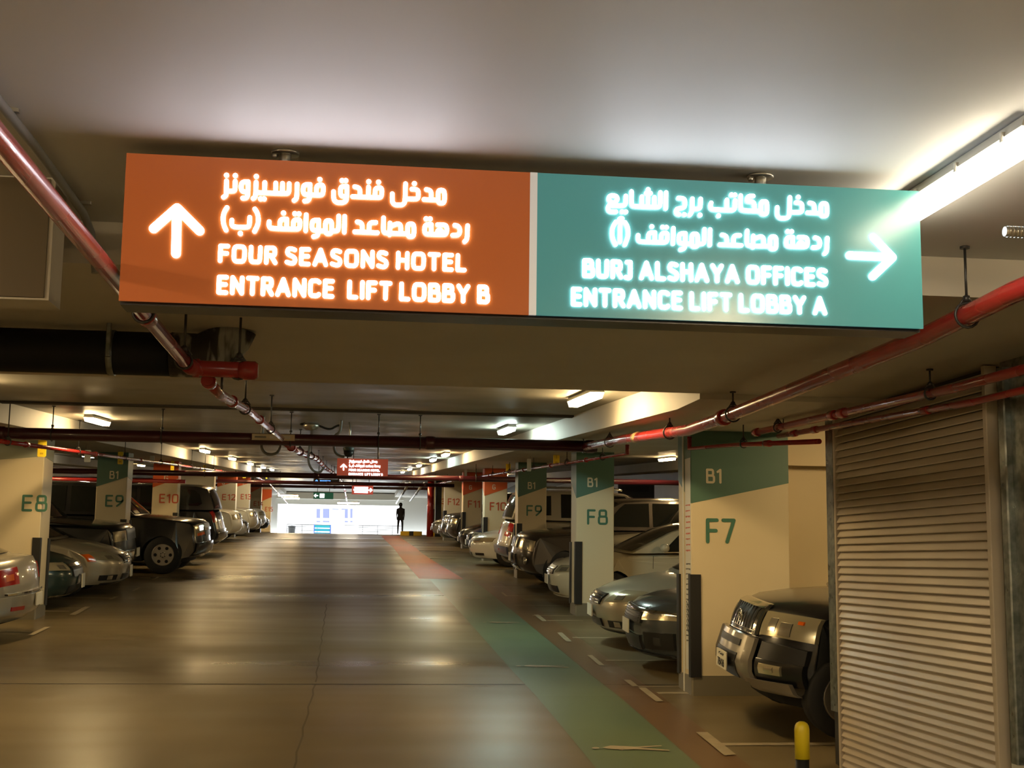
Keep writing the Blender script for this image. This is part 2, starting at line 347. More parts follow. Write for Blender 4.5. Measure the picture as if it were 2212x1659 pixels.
GL = {
 ' ': (.26, []), 'A': (.70, [[(0, 0), (.35, 1)], [(.35, 1), (.70, 0)], [(.13, .30), (.57, .30)]]),
 'B': (.54, [[(0, 0), (0, 1)], [(0, 1), (.22, 1), (.46, 1), (.50, .77), (.46, .54), (.24, .54), (0, .54)], [(0, .54), (.28, .54), (.54, .52), (.57, .27), (.54, 0), (.28, 0), (0, 0)]]),
 'C': (.56, [[(.56, .90), (.44, 1), (.28, 1), (.02, .98), (0, .5), (.02, .02), (.28, 0), (.44, 0), (.56, .10)]]),
 'E': (.46, [[(0, 0), (0, 1)], [(0, 1), (.46, 1)], [(0, .53), (.41, .53)], [(0, 0), (.46, 0)]]),
 'F': (.45, [[(0, 0), (0, 1)], [(0, 1), (.45, 1)], [(0, .51), (.40, .51)]]),
 'G': (.60, [[(.56, .90), (.44, 1), (.28, 1), (.02, .98), (0, .5), (.02, .02), (.30, 0), (.48, 0), (.60, .10)], [(.60, .10), (.60, .46)], [(.36, .46), (.60, .46)]]),
 'H': (.58, [[(0, 0), (0, 1)], [(.58, 0), (.58, 1)], [(0, .52), (.58, .52)]]),
 'I': (.0, [[(0, 0), (0, 1)]]), 'J': (.26, [[(.04, 1), (.26, 1)], [(.26, 1), (.26, .25), (.24, -.02), (.10, -.04), (-.04, 0)]]),
 'L': (.44, [[(0, 1), (0, 0)], [(0, 0), (.44, 0)]]), 'N': (.60, [[(0, 0), (0, 1)], [(0, 1), (.60, 0)], [(.60, 0), (.60, 1)]]),
 'O': (.66, [[(.33, 1), (.08, 1), (0, .78), (0, .5), (0, .22), (.08, 0), (.33, 0), (.58, 0), (.66, .22), (.66, .5), (.66, .78), (.58, 1), (.33, 1)]]),
 'R': (.54, [[(0, 0), (0, 1)], [(0, 1), (.26, 1), (.49, 1), (.53, .74), (.49, .48), (.26, .48), (0, .48)], [(.28, .48), (.56, 0)]]),
 'S': (.50, [[(.47, .93), (.30, 1), (.08, 1), (.0, .80), (.04, .62), (.25, .52), (.46, .42), (.52, .22), (.44, .02), (.22, 0), (.0, .08)]]),
 'T': (.56, [[(0, 1), (.56, 1)], [(.28, 1), (.28, 0)]]), 'U': (.58, [[(0, 1), (0, .3), (.04, 0), (.29, 0), (.54, 0), (.58, .3), (.58, 1)]]),
 'Y': (.62, [[(0, 1), (.31, .47)], [(.62, 1), (.31, .47)], [(.31, .47), (.31, 0)]]),
 '0': (.54, [[(.27, 1), (.04, 1), (0, .75), (0, .5), (0, .25), (.04, 0), (.27, 0), (.50, 0), (.54, .25), (.54, .5), (.54, .75), (.50, 1), (.27, 1)]]),
 '1': (.22, [[(0, .84), (.22, 1)], [(.22, 1), (.22, 0)]]),
 '2': (.48, [[(0, .88), (.10, 1), (.24, 1), (.46, 1), (.48, .74), (.42, .54), (0, 0)], [(0, 0), (.50, 0)]]),
 '3': (.48, [[(.02, .94), (.2, 1), (.44, .98), (.46, .74), (.40, .54), (.18, .54)], [(.18, .54), (.44, .52), (.50, .26), (.44, 0), (.18, 0), (0, .08)]]),
 '4': (.54, [[(.38, 0), (.38, 1)], [(.38, 1), (0, .28)], [(0, .28), (.54, .28)]]),
 '5': (.46, [[(.44, 1), (.06, 1)], [(.06, 1), (.04, .56)], [(.04, .56), (.2, .62), (.46, .58), (.50, .30), (.44, 0), (.18, 0), (0, .07)]]),
 '6': (.52, [[(.44, 1), (.16, .72), (0, .50), (0, .25), (.04, 0), (.26, 0), (.50, 0), (.52, .28), (.50, .56), (.26, .58), (.06, .56), (0, .36)]]),
 '7': (.50, [[(0, 1), (.52, 1)], [(.52, 1), (.18, 0)]]),
 '8': (.52, [[(.26, 1), (.05, 1), (.03, .77), (.05, .55), (.26, .54), (.47, .55), (.49, .77), (.47, 1), (.26, 1)], [(.26, .54), (.0, .54), (-.02, .27), (.0, 0), (.26, 0), (.52, 0), (.54, .27), (.52, .54), (.26, .54)]]),
 '9': (.52, [[(.08, 0), (.36, .28), (.52, .50), (.52, .75), (.48, 1), (.26, 1), (.02, 1), (0, .72), (.02, .44), (.26, .42), (.46, .44), (.52, .64)]]),
}
def chaikin(p, n=2):
    for _ in range(n):
        if len(p) < 3: return p
        closed = (p[0] - p[-1]).length < 1e-6
        q = [] if closed else [p[0]]
        for a, b in zip(p, p[1:]):
            q.append(a.lerp(b, .25)); q.append(a.lerp(b, .75))
        q.append(q[0] if closed else p[-1]); p = q
    return p
def strokes(lines, conv, hw, mb, y=0.0):
    for L in lines:
        y -= .00003
        pts = [conv(*p) for p in L]
        if len(pts) == 1:
            c = pts[0]; r = hw * 1.12
            mb.add([(c.x + r * math.cos(a), y, c.z + r * math.sin(a)) for a in [i * PI / 7 for i in range(14)]], [tuple(range(14))]); continue
        closed = len(pts) > 3 and (pts[0] - pts[-1]).length < 1e-6
        pts = chaikin(pts)
        Lf, Rt = [], []; n_ = len(pts)
        for i, p in enumerate(pts):
            a = pts[i - 1] if i else (pts[-2] if closed else pts[0]); b = pts[i + 1] if i < n_ - 1 else (pts[1] if closed else pts[-1])
            t = Vector((b.x - a.x, 0, b.z - a.z)).normalized(); n = Vector((-t.z, 0, t.x)) * hw
            Lf.append((p.x + n.x, y, p.z + n.z)); Rt.append((p.x - n.x, y, p.z - n.z))
        mb.grid([[a, b] for a, b in zip(Lf, Rt)], smooth=False)
        if closed: continue
        for e, q in ((pts[0], pts[1]), (pts[-1], pts[-2])):
            y -= .00002
            an = math.atan2(e.z - q.z, e.x - q.x)
            mb.add([(e.x + hw * math.cos(an + k * PI / 8), y, e.z + hw * math.sin(an + k * PI / 8)) for k in range(-4, 5)], [tuple(range(9))])
def stroke_text(body, h, w=None, bold=.075, track=None, m=None, parent=None, loc=(0, 0, 0), rz=0.0, name='lettering'):
    """monoline lettering facing -Y, total height h, total width w, centred at loc"""
    hp = h * (1 - 2 * bold); hw = h * bold; gap = track if track is not None else .17 + 2 * bold
    x = 0; items = []
    for ch in body:
        gw, ls = GL[ch]
        if ls: items.append((x, ls))
        x += gw + (gap if ls else .10)
    tot = x - gap; sx = hp if w is None else (w - 2 * hw) / tot
    mb = MB()
    for x0_, ls in items:
        strokes([[((x0_ + a) * 1.0, b) for a, b in l] for l in ls], lambda a, b: Vector(((a - tot / 2) * sx, 0, (b - .5) * hp)), hw, mb, 0)
    o_ = mb.build(name, m, parent, loc=loc); o_.rotation_euler = (0, 0, rz); return o_

# ------------------------------------------------------------------ columns
def column(tagtxt, x0, x1, y0, y1, yb, floor_txt, num_px, num_h, floor_px, band_px, col, label, guards=True, gz=None, side=-1, num_col=None):
    """x0..x1 width, y0 near face, y1 back; band_px = image heights of the band's lower edge at the two sides; side=-1: aisle side is x0"""
    zf = fz(y0); zt = bmz(y0) + .03
    e = empty('parking_column', ((x0 + x1) / 2, (y0 + y1) / 2, zf)); tagp(e, label, 'column', 'numbered concrete columns along the ramp')
    ox, oy, oz = e.location
    mb = MB(); mb.bev(x0 - ox, x1 - ox, y0 - oy, y1 - oy, -.15, zt - oz, .012)
    for i, f in enumerate(mb.f):
        pass
    mb.build('shaft', m_col, e)
    MB().bev(x0 - ox - .012, x1 - ox + .012, y0 - oy - .012, y1 - oy + .012, -.1, .24, .02).build('plinth', m_plinth, e)
    zL = atY(0, 0, y0).z
    def zpx(py, x): # height on the near face of image row py under position x
        lo, hi = -2.0, 9.0
        for _ in range(40):
            m_ = (lo + hi) / 2
            if prj(x, y0, m_)[1] > py: lo = m_
            else: hi = m_
        return lo
    if band_px:
        a, b = band_px; za, zb = zpx(a, x0), zpx(b, x1)
        bm_ = MB().prism([(x0 - ox, za - oz), (x1 - ox, zb - oz), (x1 - ox, zt - oz), (x0 - ox, zt - oz)], y0 - oy - .005, y0 - oy + .001)
        sx = x0 if side < 0 else x1; zc = za if side < 0 else zb
        zc2 = zc + (.32 if side < 0 else -.05)
        bm_.prism([(y0 - oy, zc - oz), (y1 - oy, zc2 - oz), (y1 - oy, zt - oz), (y0 - oy, zt - oz)], sx - ox - .005, sx - ox + .005, axis='x')
        bm_.build('paint_band', col[0], e, label=col[2])
    if floor_txt:
        fx, fyp, fh = floor_px
        stroke_text(floor_txt, fh, bold=.078, m=m_cream_txt, parent=e, loc=(fx - ox, y0 - oy - .008, zpx(fyp, fx) - oz))
    if tagtxt:
        nx, nyp, nw = num_px
        stroke_text(tagtxt, num_h, w=nw, bold=.072, m=num_col or col[1], parent=e, loc=(nx - ox, y0 - oy - .006, zpx(nyp, nx) - oz))
    if guards:
        g0, g1 = gz or (.22, 1.38)
        for sx_, yy in ((x0 if side < 0 else x1, y0),):
            d = 1 if side < 0 else -1
            g = MB(); a, b = sorted((sx_ - ox - d * .025, sx_ - ox + d * .11)); g.bev(a, b, yy - oy - .03, yy - oy, g0, g1, .008)
            a, b = sorted((sx_ - ox - d * .028, sx_ - ox)); g.box(a, b, yy - oy - .028, yy - oy + .07, g0, g1)
            g.build('corner_guard', m_black, e)
            g = MB(); a, b = sorted((sx_ - ox - d * .028, sx_ - ox + d * .02)); g.bev(a, b, y1 - oy - .1, y1 - oy + .03, g0, g1, .008); g.build('corner_guard', m_black, e)
    return e
def prj(x, y, z):
    v = Vector((x, y, z - EYE)); c = v.dot(fw); return (CX + F * v.dot(RV) / c, CY - F * v.dot(UV) / c)
m_col = mat('column_off_white_paint', (.66, .57, .38), .5, noise=((.70, .61, .42), .8, .35, .7))
TE = (m_teal, m_teal_txt, 'dark teal paint with a slanted lower edge'); OR = (m_orange, m_red_txt, 'orange paint with a slanted lower edge')
def xat(px, Y): return atY(px, 1200, Y).x
c7 = column('F7', 4.17, 5.42, 15.72, 16.35, 0, 'B1', (xat(1557, 15.72), 1147, .375), .31, (xat(1543, 15.72), 1028.5, .185), (1087, 1044), TE,
       'wide numbered column F7 beside the black four-wheel drive and the louvred wall', gz=(.22, 1.46))
column('F8', 4.2, 4.92, 24.2, 24.8, 0, 'B1', (xat(1290, 24.2), 1117, .395), .29, (xat(1279, 24.2), 1042, .18), (1076, 1050), TE, 'numbered column F8 with a teal top, between the cream saloon and the silver saloon')
column('F9', 4.2, 4.93, 32.9, 33.5, 0, 'B1', (xat(1153, 32.9), 1103, .40), .275, (xat(1146.5, 32.9), 1049, .18), (1074, 1052), TE, 'numbered column F9 with a teal top, behind the bonnet of the brown four-wheel drive')
column('F10', 4.2, 4.93, 41.4, 42.0, 0, 'G', (xat(1074, 41.4), 1094, .53), .27, (xat(1065, 41.4), 1052, .16), (1071, 1055), OR, 'numbered column F10 with a bright orange top')
column('F11', 4.2, 4.93, 49.5, 50.1, 0, 'G', (xat(1022, 49.5), 1089, .46), .28, (xat(1014, 49.5), 1053, .17), (1070, 1055), OR, 'numbered column F11 with an orange top, second orange one on the right')
column('F12', 4.25, 5.1, 60.2, 60.8, 0, None, (xat(978, 60.2), 1084, .55), .31, None, None, OR, 'plain cream numbered column F12 without a coloured top')
column('F13', 4.25, 5.1, 69.3, 69.9, 0, None, (xat(948, 69.3), 1083, .50), .30, None, None, OR, 'plain cream numbered column F13, farthest on the right')
column('E8', -6.9, -5.28, 23.1, 23.8, 0, None, (xat(68, 23.1), 1087, .42), .285, None, (1001, 986), (m_teal_pale := mat('pale_teal_column_paint', (.33, .35, .27), .5), m_teal_txt, 'faded grey teal paint with a slanted lower edge'),
       'wide numbered column E8 at the left edge with a black corner guard', side=1)
column('E9', -6.0, -5.3, 31.6, 32.3, 0, 'B1', (xat(241, 31.6), 1082, .42), .28, (xat(237, 31.6), 1026, .19), (1051, 1030), TE, 'numbered column E9 with a teal top, beside the black estate', side=1)
column('E10', -6.05, -5.3, 40.6, 41.2, 0, 'G', (xat(359, 40.6), 1077, .57), .28, (xat(351, 40.6), 1033, .19), (1053, 1034), OR, 'numbered column E10 with an orange top, left of the ramp', side=1)
column('E11', -6.6, -5.3, 51, 51.6, 0, None, (xat(432, 51), 1077, .55), .28, None, None, OR, 'plain cream numbered column E11 behind the black estate', side=1, guards=False)
column('E12', -6.15, -5.3, 60.6, 61.2, 0, 'G', (xat(489, 60.6), 1074, .6), .28, (xat(476, 60.6), 1043, .18), (1052, 1040), OR, 'numbered column E12 with an orange top, just past the black estate', side=1, guards=False)
column('E13', -6.15, -5.3, 68.6, 69.2, 0, 'G', (xat(526, 68.6), 1073, .52), .28, (xat(521, 68.6), 1047, .18), (1054, 1043), OR, 'numbered column E13 with an orange top, three before the way out on the left', side=1, guards=False)
column('E14', -6.15, -5.3, 77.5, 78.1, 0, None, (xat(554, 77.5), 1088, .55), .28, None, (1069, 1052), OR, 'numbered column E14 with an orange top, two before the way out on the left', side=1, guards=False)
column('E15', -6.15, -5.3, 87, 87.6, 0, None, (xat(577, 87), 1100, .5), .3, None, (1086, 1074), OR, 'numbered column E15 with an orange top, nearest the way out', side=1, guards=False)
# printed notice strip on the aisle side of column seven
ns = MB(); ox, oy, oz = c7.location
ns.box(4.17 - ox - .006, 4.17 - ox, 15.74 - oy, 16.0 - oy, .3, 2.9); nstrip = ns.build('notice_strip', m_white, c7, label='white notice strip with red and black print')
tm = mat('red_print', (.55, .12, .08), .5); tk = mat('black_print', (.08, .08, .08), .5)
for k, (z0, z1, m_, rows) in enumerate(((1.72, 2.35, tm, 9), (.62, 1.62, tk, 16))):
    b = MB()
    for i in range(rows):
        z = z1 - (z1 - z0) * (i + .5) / rows; random.seed(i * 7 + k); y = 15.765 - oy
        while y < 15.96 - oy:
            w = random.uniform(.015, .05); b.box(4.17 - ox - .009, 4.17 - ox - .005, y, min(y + w, 15.97 - oy), z - .007 * random.uniform(.6, 2), z + .007); y += w + .018
    b.build('printed_text', m_, nstrip)
b = MB()
for i in range(6): 
    z = .75 + i * .06; b.prism([(15.79 - oy, z + .07), (15.87 - oy, z), (15.95 - oy, z + .07), (15.95 - oy, z + .085), (15.87 - oy, z + .02), (15.79 - oy, z + .085)], 4.17 - ox - .01, 4.17 - ox - .005, axis='x')
b.build('printed_arrow', tk, nstrip)
# conduit down the same column
MB().bev(4.17 - ox - .02, 4.17 - ox, 16.05 - oy, 16.09 - oy, 0, 3.2, .005).build('conduit', m_white, c7)

# ------------------------------------------------------------------ lit signs
m_letter = emis('lit_letter', (.94, .94, 1.0), LETTER_POWER)
m_org_face = mat('orange_acrylic', (.30, .075, .012), .25, emit=(.36, .085, .02), es=.34)
m_teal_face = mat('teal_acrylic', (.05, .20, .19), .22, emit=(.05, .20, .21), es=.46)
m_sign_frame = mat('sign_frame', (.03, .03, .035), .35, .3)
m_strip = mat('aluminium_strip', (.5, .5, .47), .4, .3, emit=(.5, .5, .5), es=.35)
YS = 5.42
def P(px, py): return atY(px, py, YS)
K1 = lambda a, b: (470 + a / 7.373, 360 + b / 7.373)
K2 = lambda a, b: (750 + a / 7.373, 370 + b / 7.373)
K3 = lambda a, b: (1290 + a / 8.193, 380 + b / 8.193)
K4 = lambda a, b: (1540 + a / 8.193, 390 + b / 8.193)
def k(K, *L): return [[K(*p) for p in l] for l in L]
def oval(K, cx, t, b, rx):
    return [[K(cx, t), K(cx + rx * .75, t + 6), K(cx + rx, t + 45), K(cx + rx, (t + b) / 2), K(cx + rx, b - 45), K(cx + rx * .75, b - 6), K(cx, b), K(cx - rx * .75, b - 6), K(cx - rx, b - 45), K(cx - rx, (t + b) / 2), K(cx - rx, t + 45), K(cx - rx * .75, t + 6), K(cx, t)]]
W_mdkhl = k(K2, [(928, 210), (920, 480), (905, 525), (870, 547), (820, 549), (765, 547), (728, 520), (714, 480), (717, 370)], [(1028, 296), (1085, 297), (1122, 315), (1133, 350), (1131, 415), (1120, 445), (1085, 455), (940, 450)], [(1068, 208)],
            [(1257, 302), (1310, 312), (1336, 345), (1338, 460)], [(1220, 460), (1440, 471)]) + oval(K2, 1495, 312, 520, 51)
W_fndq = k(K2, [(120, 258), (170, 268), (203, 300), (205, 400)], [(85, 415), (490, 431), (535, 425), (549, 385), (552, 275), (485, 275), (452, 290), (443, 330), (441, 425)], [(340, 265), (336, 422)], [(343, 178)], [(498, 186)]) \
    + k(K1, [(1982, 235)], [(2042, 235)], [(2062, 327), (1995, 326), (1962, 345), (1957, 385), (1957, 445), (1972, 478), (2010, 487), (2055, 487)], [(2062, 327), (2058, 520), (2040, 565), (1990, 585), (1955, 587), (1900, 582), (1858, 550), (1848, 500), (1848, 410)])
W_four = k(K1, [(147, 150)], [(147, 240), (143, 440), (135, 475), (98, 498)], [(287, 156)], [(285, 245), (283, 370), (270, 396), (240, 402), (150, 401)],
           [(490, 252), (425, 252), (388, 275), (380, 310), (380, 370), (395, 403), (430, 413), (488, 414)], [(490, 252), (488, 450), (472, 500), (440, 515), (403, 514)],
           [(620, 170)], [(617, 262), (610, 460), (600, 498), (568, 520)], [(755, 265), (752, 420)], [(625, 425), (1090, 443), (1130, 432), (1141, 395), (1143, 285)], [(687, 525)], [(745, 525)],
           [(930, 275), (927, 430)], [(1037, 280), (1034, 432)], [(1270, 290), (1264, 490), (1252, 528), (1220, 550)],
           [(1475, 298), (1412, 297), (1375, 315), (1366, 355), (1364, 415), (1380, 448), (1415, 458), (1472, 458)], [(1475, 298), (1468, 500), (1450, 545), (1420, 558), (1388, 560)],
           [(1470, 462), (1630, 467), (1670, 458), (1683, 420), (1686, 307), (1625, 305), (1585, 320), (1576, 360), (1574, 460)], [(1630, 218)])
W_paren_b = k(K1, [(155, 665), (115, 725), (94, 800), (92, 860), (105, 950), (140, 1022)], [(232, 865), (227, 920), (240, 960), (285, 973), (460, 978), (500, 965), (512, 920), (516, 820)], [(367, 1075)], [(597, 688), (640, 755), (655, 850), (645, 940), (592, 1042)])
W_lobby = k(K1, [(825, 890), (820, 945), (832, 982), (880, 996), (1255, 1010), (1298, 998), (1312, 955), (1316, 856), (1250, 855), (1218, 872), (1209, 905), (1207, 1005)], [(1105, 848), (1040, 847), (1005, 865), (996, 900), (993, 1000)], [(1105, 848), (1101, 1004)],
            [(1053, 752)], [(1233, 762)], [(1298, 765)], [(1413, 780), (1404, 1030)],
            [(1613, 865), (1550, 865), (1515, 880), (1505, 920), (1503, 985), (1518, 1018), (1560, 1028), (1605, 1028)], [(1613, 865), (1606, 1070), (1588, 1113), (1530, 1126)],
            [(1600, 1030), (1690, 1036)], [(1845, 1038), (1890, 1037), (1918, 1022), (1926, 990), (1931, 800)], [(2025, 805), (2018, 1055)]) + oval(K1, 1768, 872, 1080, 50) \
    + k(K2, [(160, 818), (210, 828), (238, 860), (242, 980)], [(120, 975), (480, 991)], [(455, 828), (395, 827), (358, 845), (348, 880), (346, 985)],
        [(578, 755), (572, 950), (585, 985), (640, 1000), (935, 1005)], [(680, 838), (674, 1022)], [(685, 893), (740, 868), (800, 846), (840, 860), (853, 900), (851, 1003)]) + oval(K2, 1010, 850, 1053, 50) \
    + k(K2, [(1253, 770)], [(1318, 772)], [(1337, 861), (1275, 860), (1238, 880), (1229, 920), (1228, 970), (1245, 1005), (1285, 1015), (1540, 1022), (1572, 1010), (1583, 965), (1582, 905), (1562, 872), (1520, 866), (1435, 865)], [(1337, 861), (1333, 1015)],
        [(1430, 1012), (1433, 970), (1450, 950), (1468, 945), (1490, 952), (1505, 972), (1508, 1012)], [(1710, 872), (1760, 885), (1788, 925), (1790, 975), (1778, 1015), (1745, 1031), (1675, 1031)], [(1913, 880), (1906, 1065), (1895, 1105), (1866, 1132)])
W_shaya = k(K3, [(268, 358), (215, 368), (190, 410), (200, 450), (270, 500), (330, 465), (352, 415), (325, 370), (268, 358)], [(270, 500), (205, 525), (178, 575), (190, 630), (235, 648), (322, 648)], [(250, 538), (445, 541), (482, 525), (494, 490), (497, 370)], [(430, 648)], [(495, 650)],
            [(597, 290), (595, 495), (608, 540), (650, 553), (1055, 568), (1092, 555), (1105, 515), (1107, 307)], [(780, 382), (777, 555)], [(890, 388), (887, 558)], [(1001, 392), (998, 560)], [(890, 256)], [(858, 322)], [(928, 322)], [(1208, 308), (1200, 590)],
            [(1425, 407), (1490, 408), (1528, 425), (1540, 465), (1537, 540), (1520, 575), (1470, 585), (1400, 597), (1380, 635), (1392, 682), (1440, 697)], [(1530, 698)], [(1672, 418), (1665, 620), (1653, 665), (1623, 705)], [(1817, 422), (1812, 560), (1795, 590), (1760, 598), (1670, 598)], [(1806, 706)],
            [(2003, 492), (1990, 530), (1995, 580), (2015, 600), (2060, 606)], [(2133, 718)]) \
    + k(K4, [(5, 525), (320, 541), (360, 528), (374, 490), (378, 367)], [(233, 357), (231, 530)], [(313, 268)], [(375, 270)], [(476, 282), (473, 480), (485, 525), (530, 545), (820, 557)], [(697, 290), (640, 288), (600, 305), (588, 345), (588, 382), (650, 383), (700, 398), (719, 440), (720, 545)]) \
    + oval(K4, 887, 383, 610, 54)
W_paren_a = k(K3, [(318, 830), (270, 905), (252, 985), (252, 1060), (270, 1145), (313, 1228)], [(396, 897), (391, 1180)], [(432, 768), (395, 765), (375, 790), (390, 812), (420, 812)], [(372, 824), (432, 824)], [(480, 838), (522, 905), (538, 1000), (530, 1100), (478, 1230)])
sg = empty('overhead_sign', ((-.98 + 2.5) / 2, YS, 3.36))
tagp(sg, 'large backlit two-colour hanging sign, orange left half and teal right half', 'sign')
o = sg.location
def SB(mb, name, m, **kw): return mb.build(name, m, sg, **kw)
fr = MB().box(-.975 - o.x, 2.495 - o.x, .004, .17, 3.05 - o.z, 3.67 - o.z); fr.box(-.98 - o.x, 2.5 - o.x, .03, .20, 3.035 - o.z, 3.052 - o.z)
SB(fr, 'sign_housing', m_sign_frame)
SB(MB().box(-.98 - o.x, .728 - o.x, -.006, .006, 3.045 - o.z, 3.675 - o.z), 'left_panel', m_org_face, label='orange acrylic panel')
SB(MB().box(.76 - o.x, 2.5 - o.x, -.006, .006, 3.045 - o.z, 3.675 - o.z), 'right_panel', m_teal_face, label='teal acrylic panel')
SB(MB().box(.728 - o.x, .76 - o.x, -.009, .006, 3.045 - o.z, 3.675 - o.z), 'joint_strip', m_strip, label='pale joint strip')
conv = lambda px, py: P(px, py) - o
ORG = []; TEA = []
lines = W_mdkhl + W_fndq + W_four + W_paren_b + W_lobby
mb = MB(); strokes(lines, conv, .0094, mb, -.0125); ara_l = mb.build('arabic_lettering', m_letter, sg); 
def remap(lines, s0, s1, d0, d1):
    sx = (d1[0] - d0[0]) / (s1[0] - s0[0]); vy = (d1[1] - d0[1] - (s1[1] - s0[1])) / (s1[0] - s0[0])
    return [[(d0[0] + (x - s0[0]) * sx, d0[1] + (y - s0[1]) * .985 + (x - s0[0]) * vy) for x, y in L] for L in lines]
lines = remap(W_mdkhl, (952.8, 412.3), (861.2, 444.3), (1778, 440.7), (1690.7, 473.4)) + remap(W_lobby, (1009.5, 489.4), (581.9, 480.7), (1785.1, 515.7), (1377.3, 509.4)) + W_shaya + W_paren_a
mb = MB(); strokes(lines, conv, .0092, mb, -.0125); mb.build('arabic_lettering', m_letter, sg)
mb = MB(); strokes([[(383, 452), (381, 549)], [(333, 495), (383, 451), (432, 500)]], conv, .0195, mb, -.0125)
for L in ([(333, 495), (383, 451)], [(383, 451), (432, 500)]): strokes([L], conv, .0195, mb, -.0125)
arr_l = mb.build('up_arrow', m_letter, sg)
mb = MB(); 
for L in ([(1833, 553), (1922, 557)], [(1884, 514), (1926, 557)], [(1926, 557), (1883, 598)]): strokes([L], conv, .0182, mb, -.0125)
arr_r = mb.build('right_arrow', m_letter, sg)
lat = []
for (t, a, b, ta, ba, tb, bb) in (('FOUR SEASONS HOTEL', 474.8, 1010.6, 529.5, 569, 548.6, 588.5), ('ENTRANCE  LIFT LOBBY B', 472.4, 1060.7, 596.6, 638, 616, 657),
                                  ('BURJ ALSHAYA OFFICES', 1260, 1789.8, 561.6, 603, 578.6, 619.4), ('ENTRANCE LIFT LOBBY A', 1236, 1787.8, 623.4, 664, 639.7, 680.4)):
    p = P((a + b) / 2, (ta + ba + tb + bb) / 4); w = P(b, (tb + bb) / 2).x - P(a, (ta + ba) / 2).x; h = .5 * (P(a, ta).z - P(a, ba).z + P(b, tb).z - P(b, bb).z)
    lat.append(stroke_text(t, h * 1.02, w=w, bold=.112, m=m_letter, parent=sg, loc=(p.x - o.x, -.0125, p.z - o.z)))
for x in (-.33, 1.79):
    h = MB().tube([(x - o.x, .085, 3.66 - o.z), (x - o.x, .085, 3.735 - o.z)], .026); h.lathe([(0, 3.728 - o.z), (.06, 3.728 - o.z), (.06, 3.74 - o.z), (0, 3.74 - o.z)], c=(x - o.x, .085, 0)); h.lathe([(.01, 3.71 - o.z), (.018, 3.728 - o.z)], n=6, c=(x - o.x - .045, .085, 0))
    SB(h, 'hanger_tube', m_steel)
def small_sign(name, px0, px1, py0, py1, Y, face, label, kind):
    a = atY(px0, (py0 + py1) / 2, Y); b = atY(px1, (py0 + py1) / 2, Y); t = atY((px0 + px1) / 2, py0, Y).z; bt = atY((px0 + px1) / 2, py1, Y).z
    c = Vector(((a.x + b.x) / 2, Y, (t + bt) / 2)); w = (b.x - a.x) / 2; h = (t - bt) / 2
    e = empty(name, c); tagp(e, label, 'sign')
    MB().bev(-w, w, 0, .14, -h, h, .01).build('sign_housing', m_sign_frame, e)
    MB().box(-w, w, -.012, 0, -h, h).build('sign_panel', face, e)
    for s in (-.6, .6): MB().tube([(w * s, .07, h), (w * s, .07, slab(Y) - c.z)], .018, 8).build('hanger_tube', m_steel, e)
    return e, w, h
e, w, h = small_sign('overhead_sign', 728, 838, 991, 1028, 33, mat('orange_acrylic_far', (.30, .05, .02), .3, emit=(.34, .06, .03), es=.5), 'small orange backlit hanging sign with an up arrow, half way up the ramp', 0)
# same wording as the orange half of the near sign
f2 = (2 * w) / 1.708
for src in (ara_l, arr_l, lat[0], lat[1]):
    c = src.copy(); c.data = src.data.copy(); C.objects.link(c); c.parent = e
    c.data.materials.clear(); c.data.materials.append(bpy.data.materials.get('lit_letter_far') or emis('lit_letter_far', (1, .95, .97), 5))
    off = Vector((o.x + .126, 0, o.z - 3.36))
    c.scale = (f2, 1, f2 * .98); c.location = Vector(((src.location.x + off.x) * f2, -.02, src.location.z * f2))
m_blue = emis('blue_lit_letter', (.12, .35, 1.0), 1.6)
e, w, h = small_sign('overhead_sign', 677, 733, 1035, 1048, 58, m_sign_frame, 'black hanging sign with blue lit arrow and lettering', 0)
def tarrow(d, cx, s, m, e, y=-.018):
    L = {'u': ([(0, -1), (0, .8)], [(-.7, .1), (0, .85)], [(.7, .1), (0, .85)]), 'r': ([(-1, 0), (.8, 0)], [(.1, .7), (.85, 0)], [(.1, -.7), (.85, 0)]), 'l': ([(1, 0), (-.8, 0)], [(-.1, .7), (-.85, 0)], [(-.1, -.7), (-.85, 0)])}[d]
    mb = MB()
    for l in L: strokes([l], lambda a, b: Vector((cx + a * s, 0, b * s)), s * .24, mb, y)
    return mb.build({'u': 'up_arrow', 'r': 'right_arrow', 'l': 'left_arrow'}[d], m, e)
tarrow('u', -w * .76, h * .7, m_blue, e)
mb = MB()
for r, (z, x1) in enumerate(((.4, .3), (-.05, .35), (-.5, .25))):
    x = -w * .5
    while x < w * x1: mb.box(x, x + w * .09, -.02, -.014, h * (z - .14), h * (z + .2)); x += w * .12
mb.build('lettering', m_blue, e)
e, w, h = small_sign('overhead_sign', 760, 806, 1049, 1068, 70, mat('red_acrylic_far', (.34, .05, .03), .3, emit=(.40, .06, .04), es=.6), 'small red backlit hanging sign with white letters and an arrow at its right end', 0)
mw = emis('white_lit_letter', (1, .95, .97), 5)
tarrow('r', w * .72, h * .5, mw, e)
mb = MB()
for z in (.5, 0, -.5):
    x = -w * .85 + abs(z) * .1
    while x < w * .45: mb.box(x, x + w * .08, -.02, -.014, h * (z - .17), h * (z + .2)); x += w * .1
mb.build('lettering', mw, e)
e, w, h = small_sign('exit_sign', 677, 720, 1064, 1078, 78, mat('green_acrylic_far', (.02, .10, .05), .3, emit=(.02, .12, .06), es=.4), 'dark green hanging sign with two white lit symbols', 0)
tarrow('l', -w * .75, h * .55, mw, e); mb = MB().box(-w * .35, w * .1, -.02, -.014, -h * .6, h * .65); mb.build('symbol', mw, e)

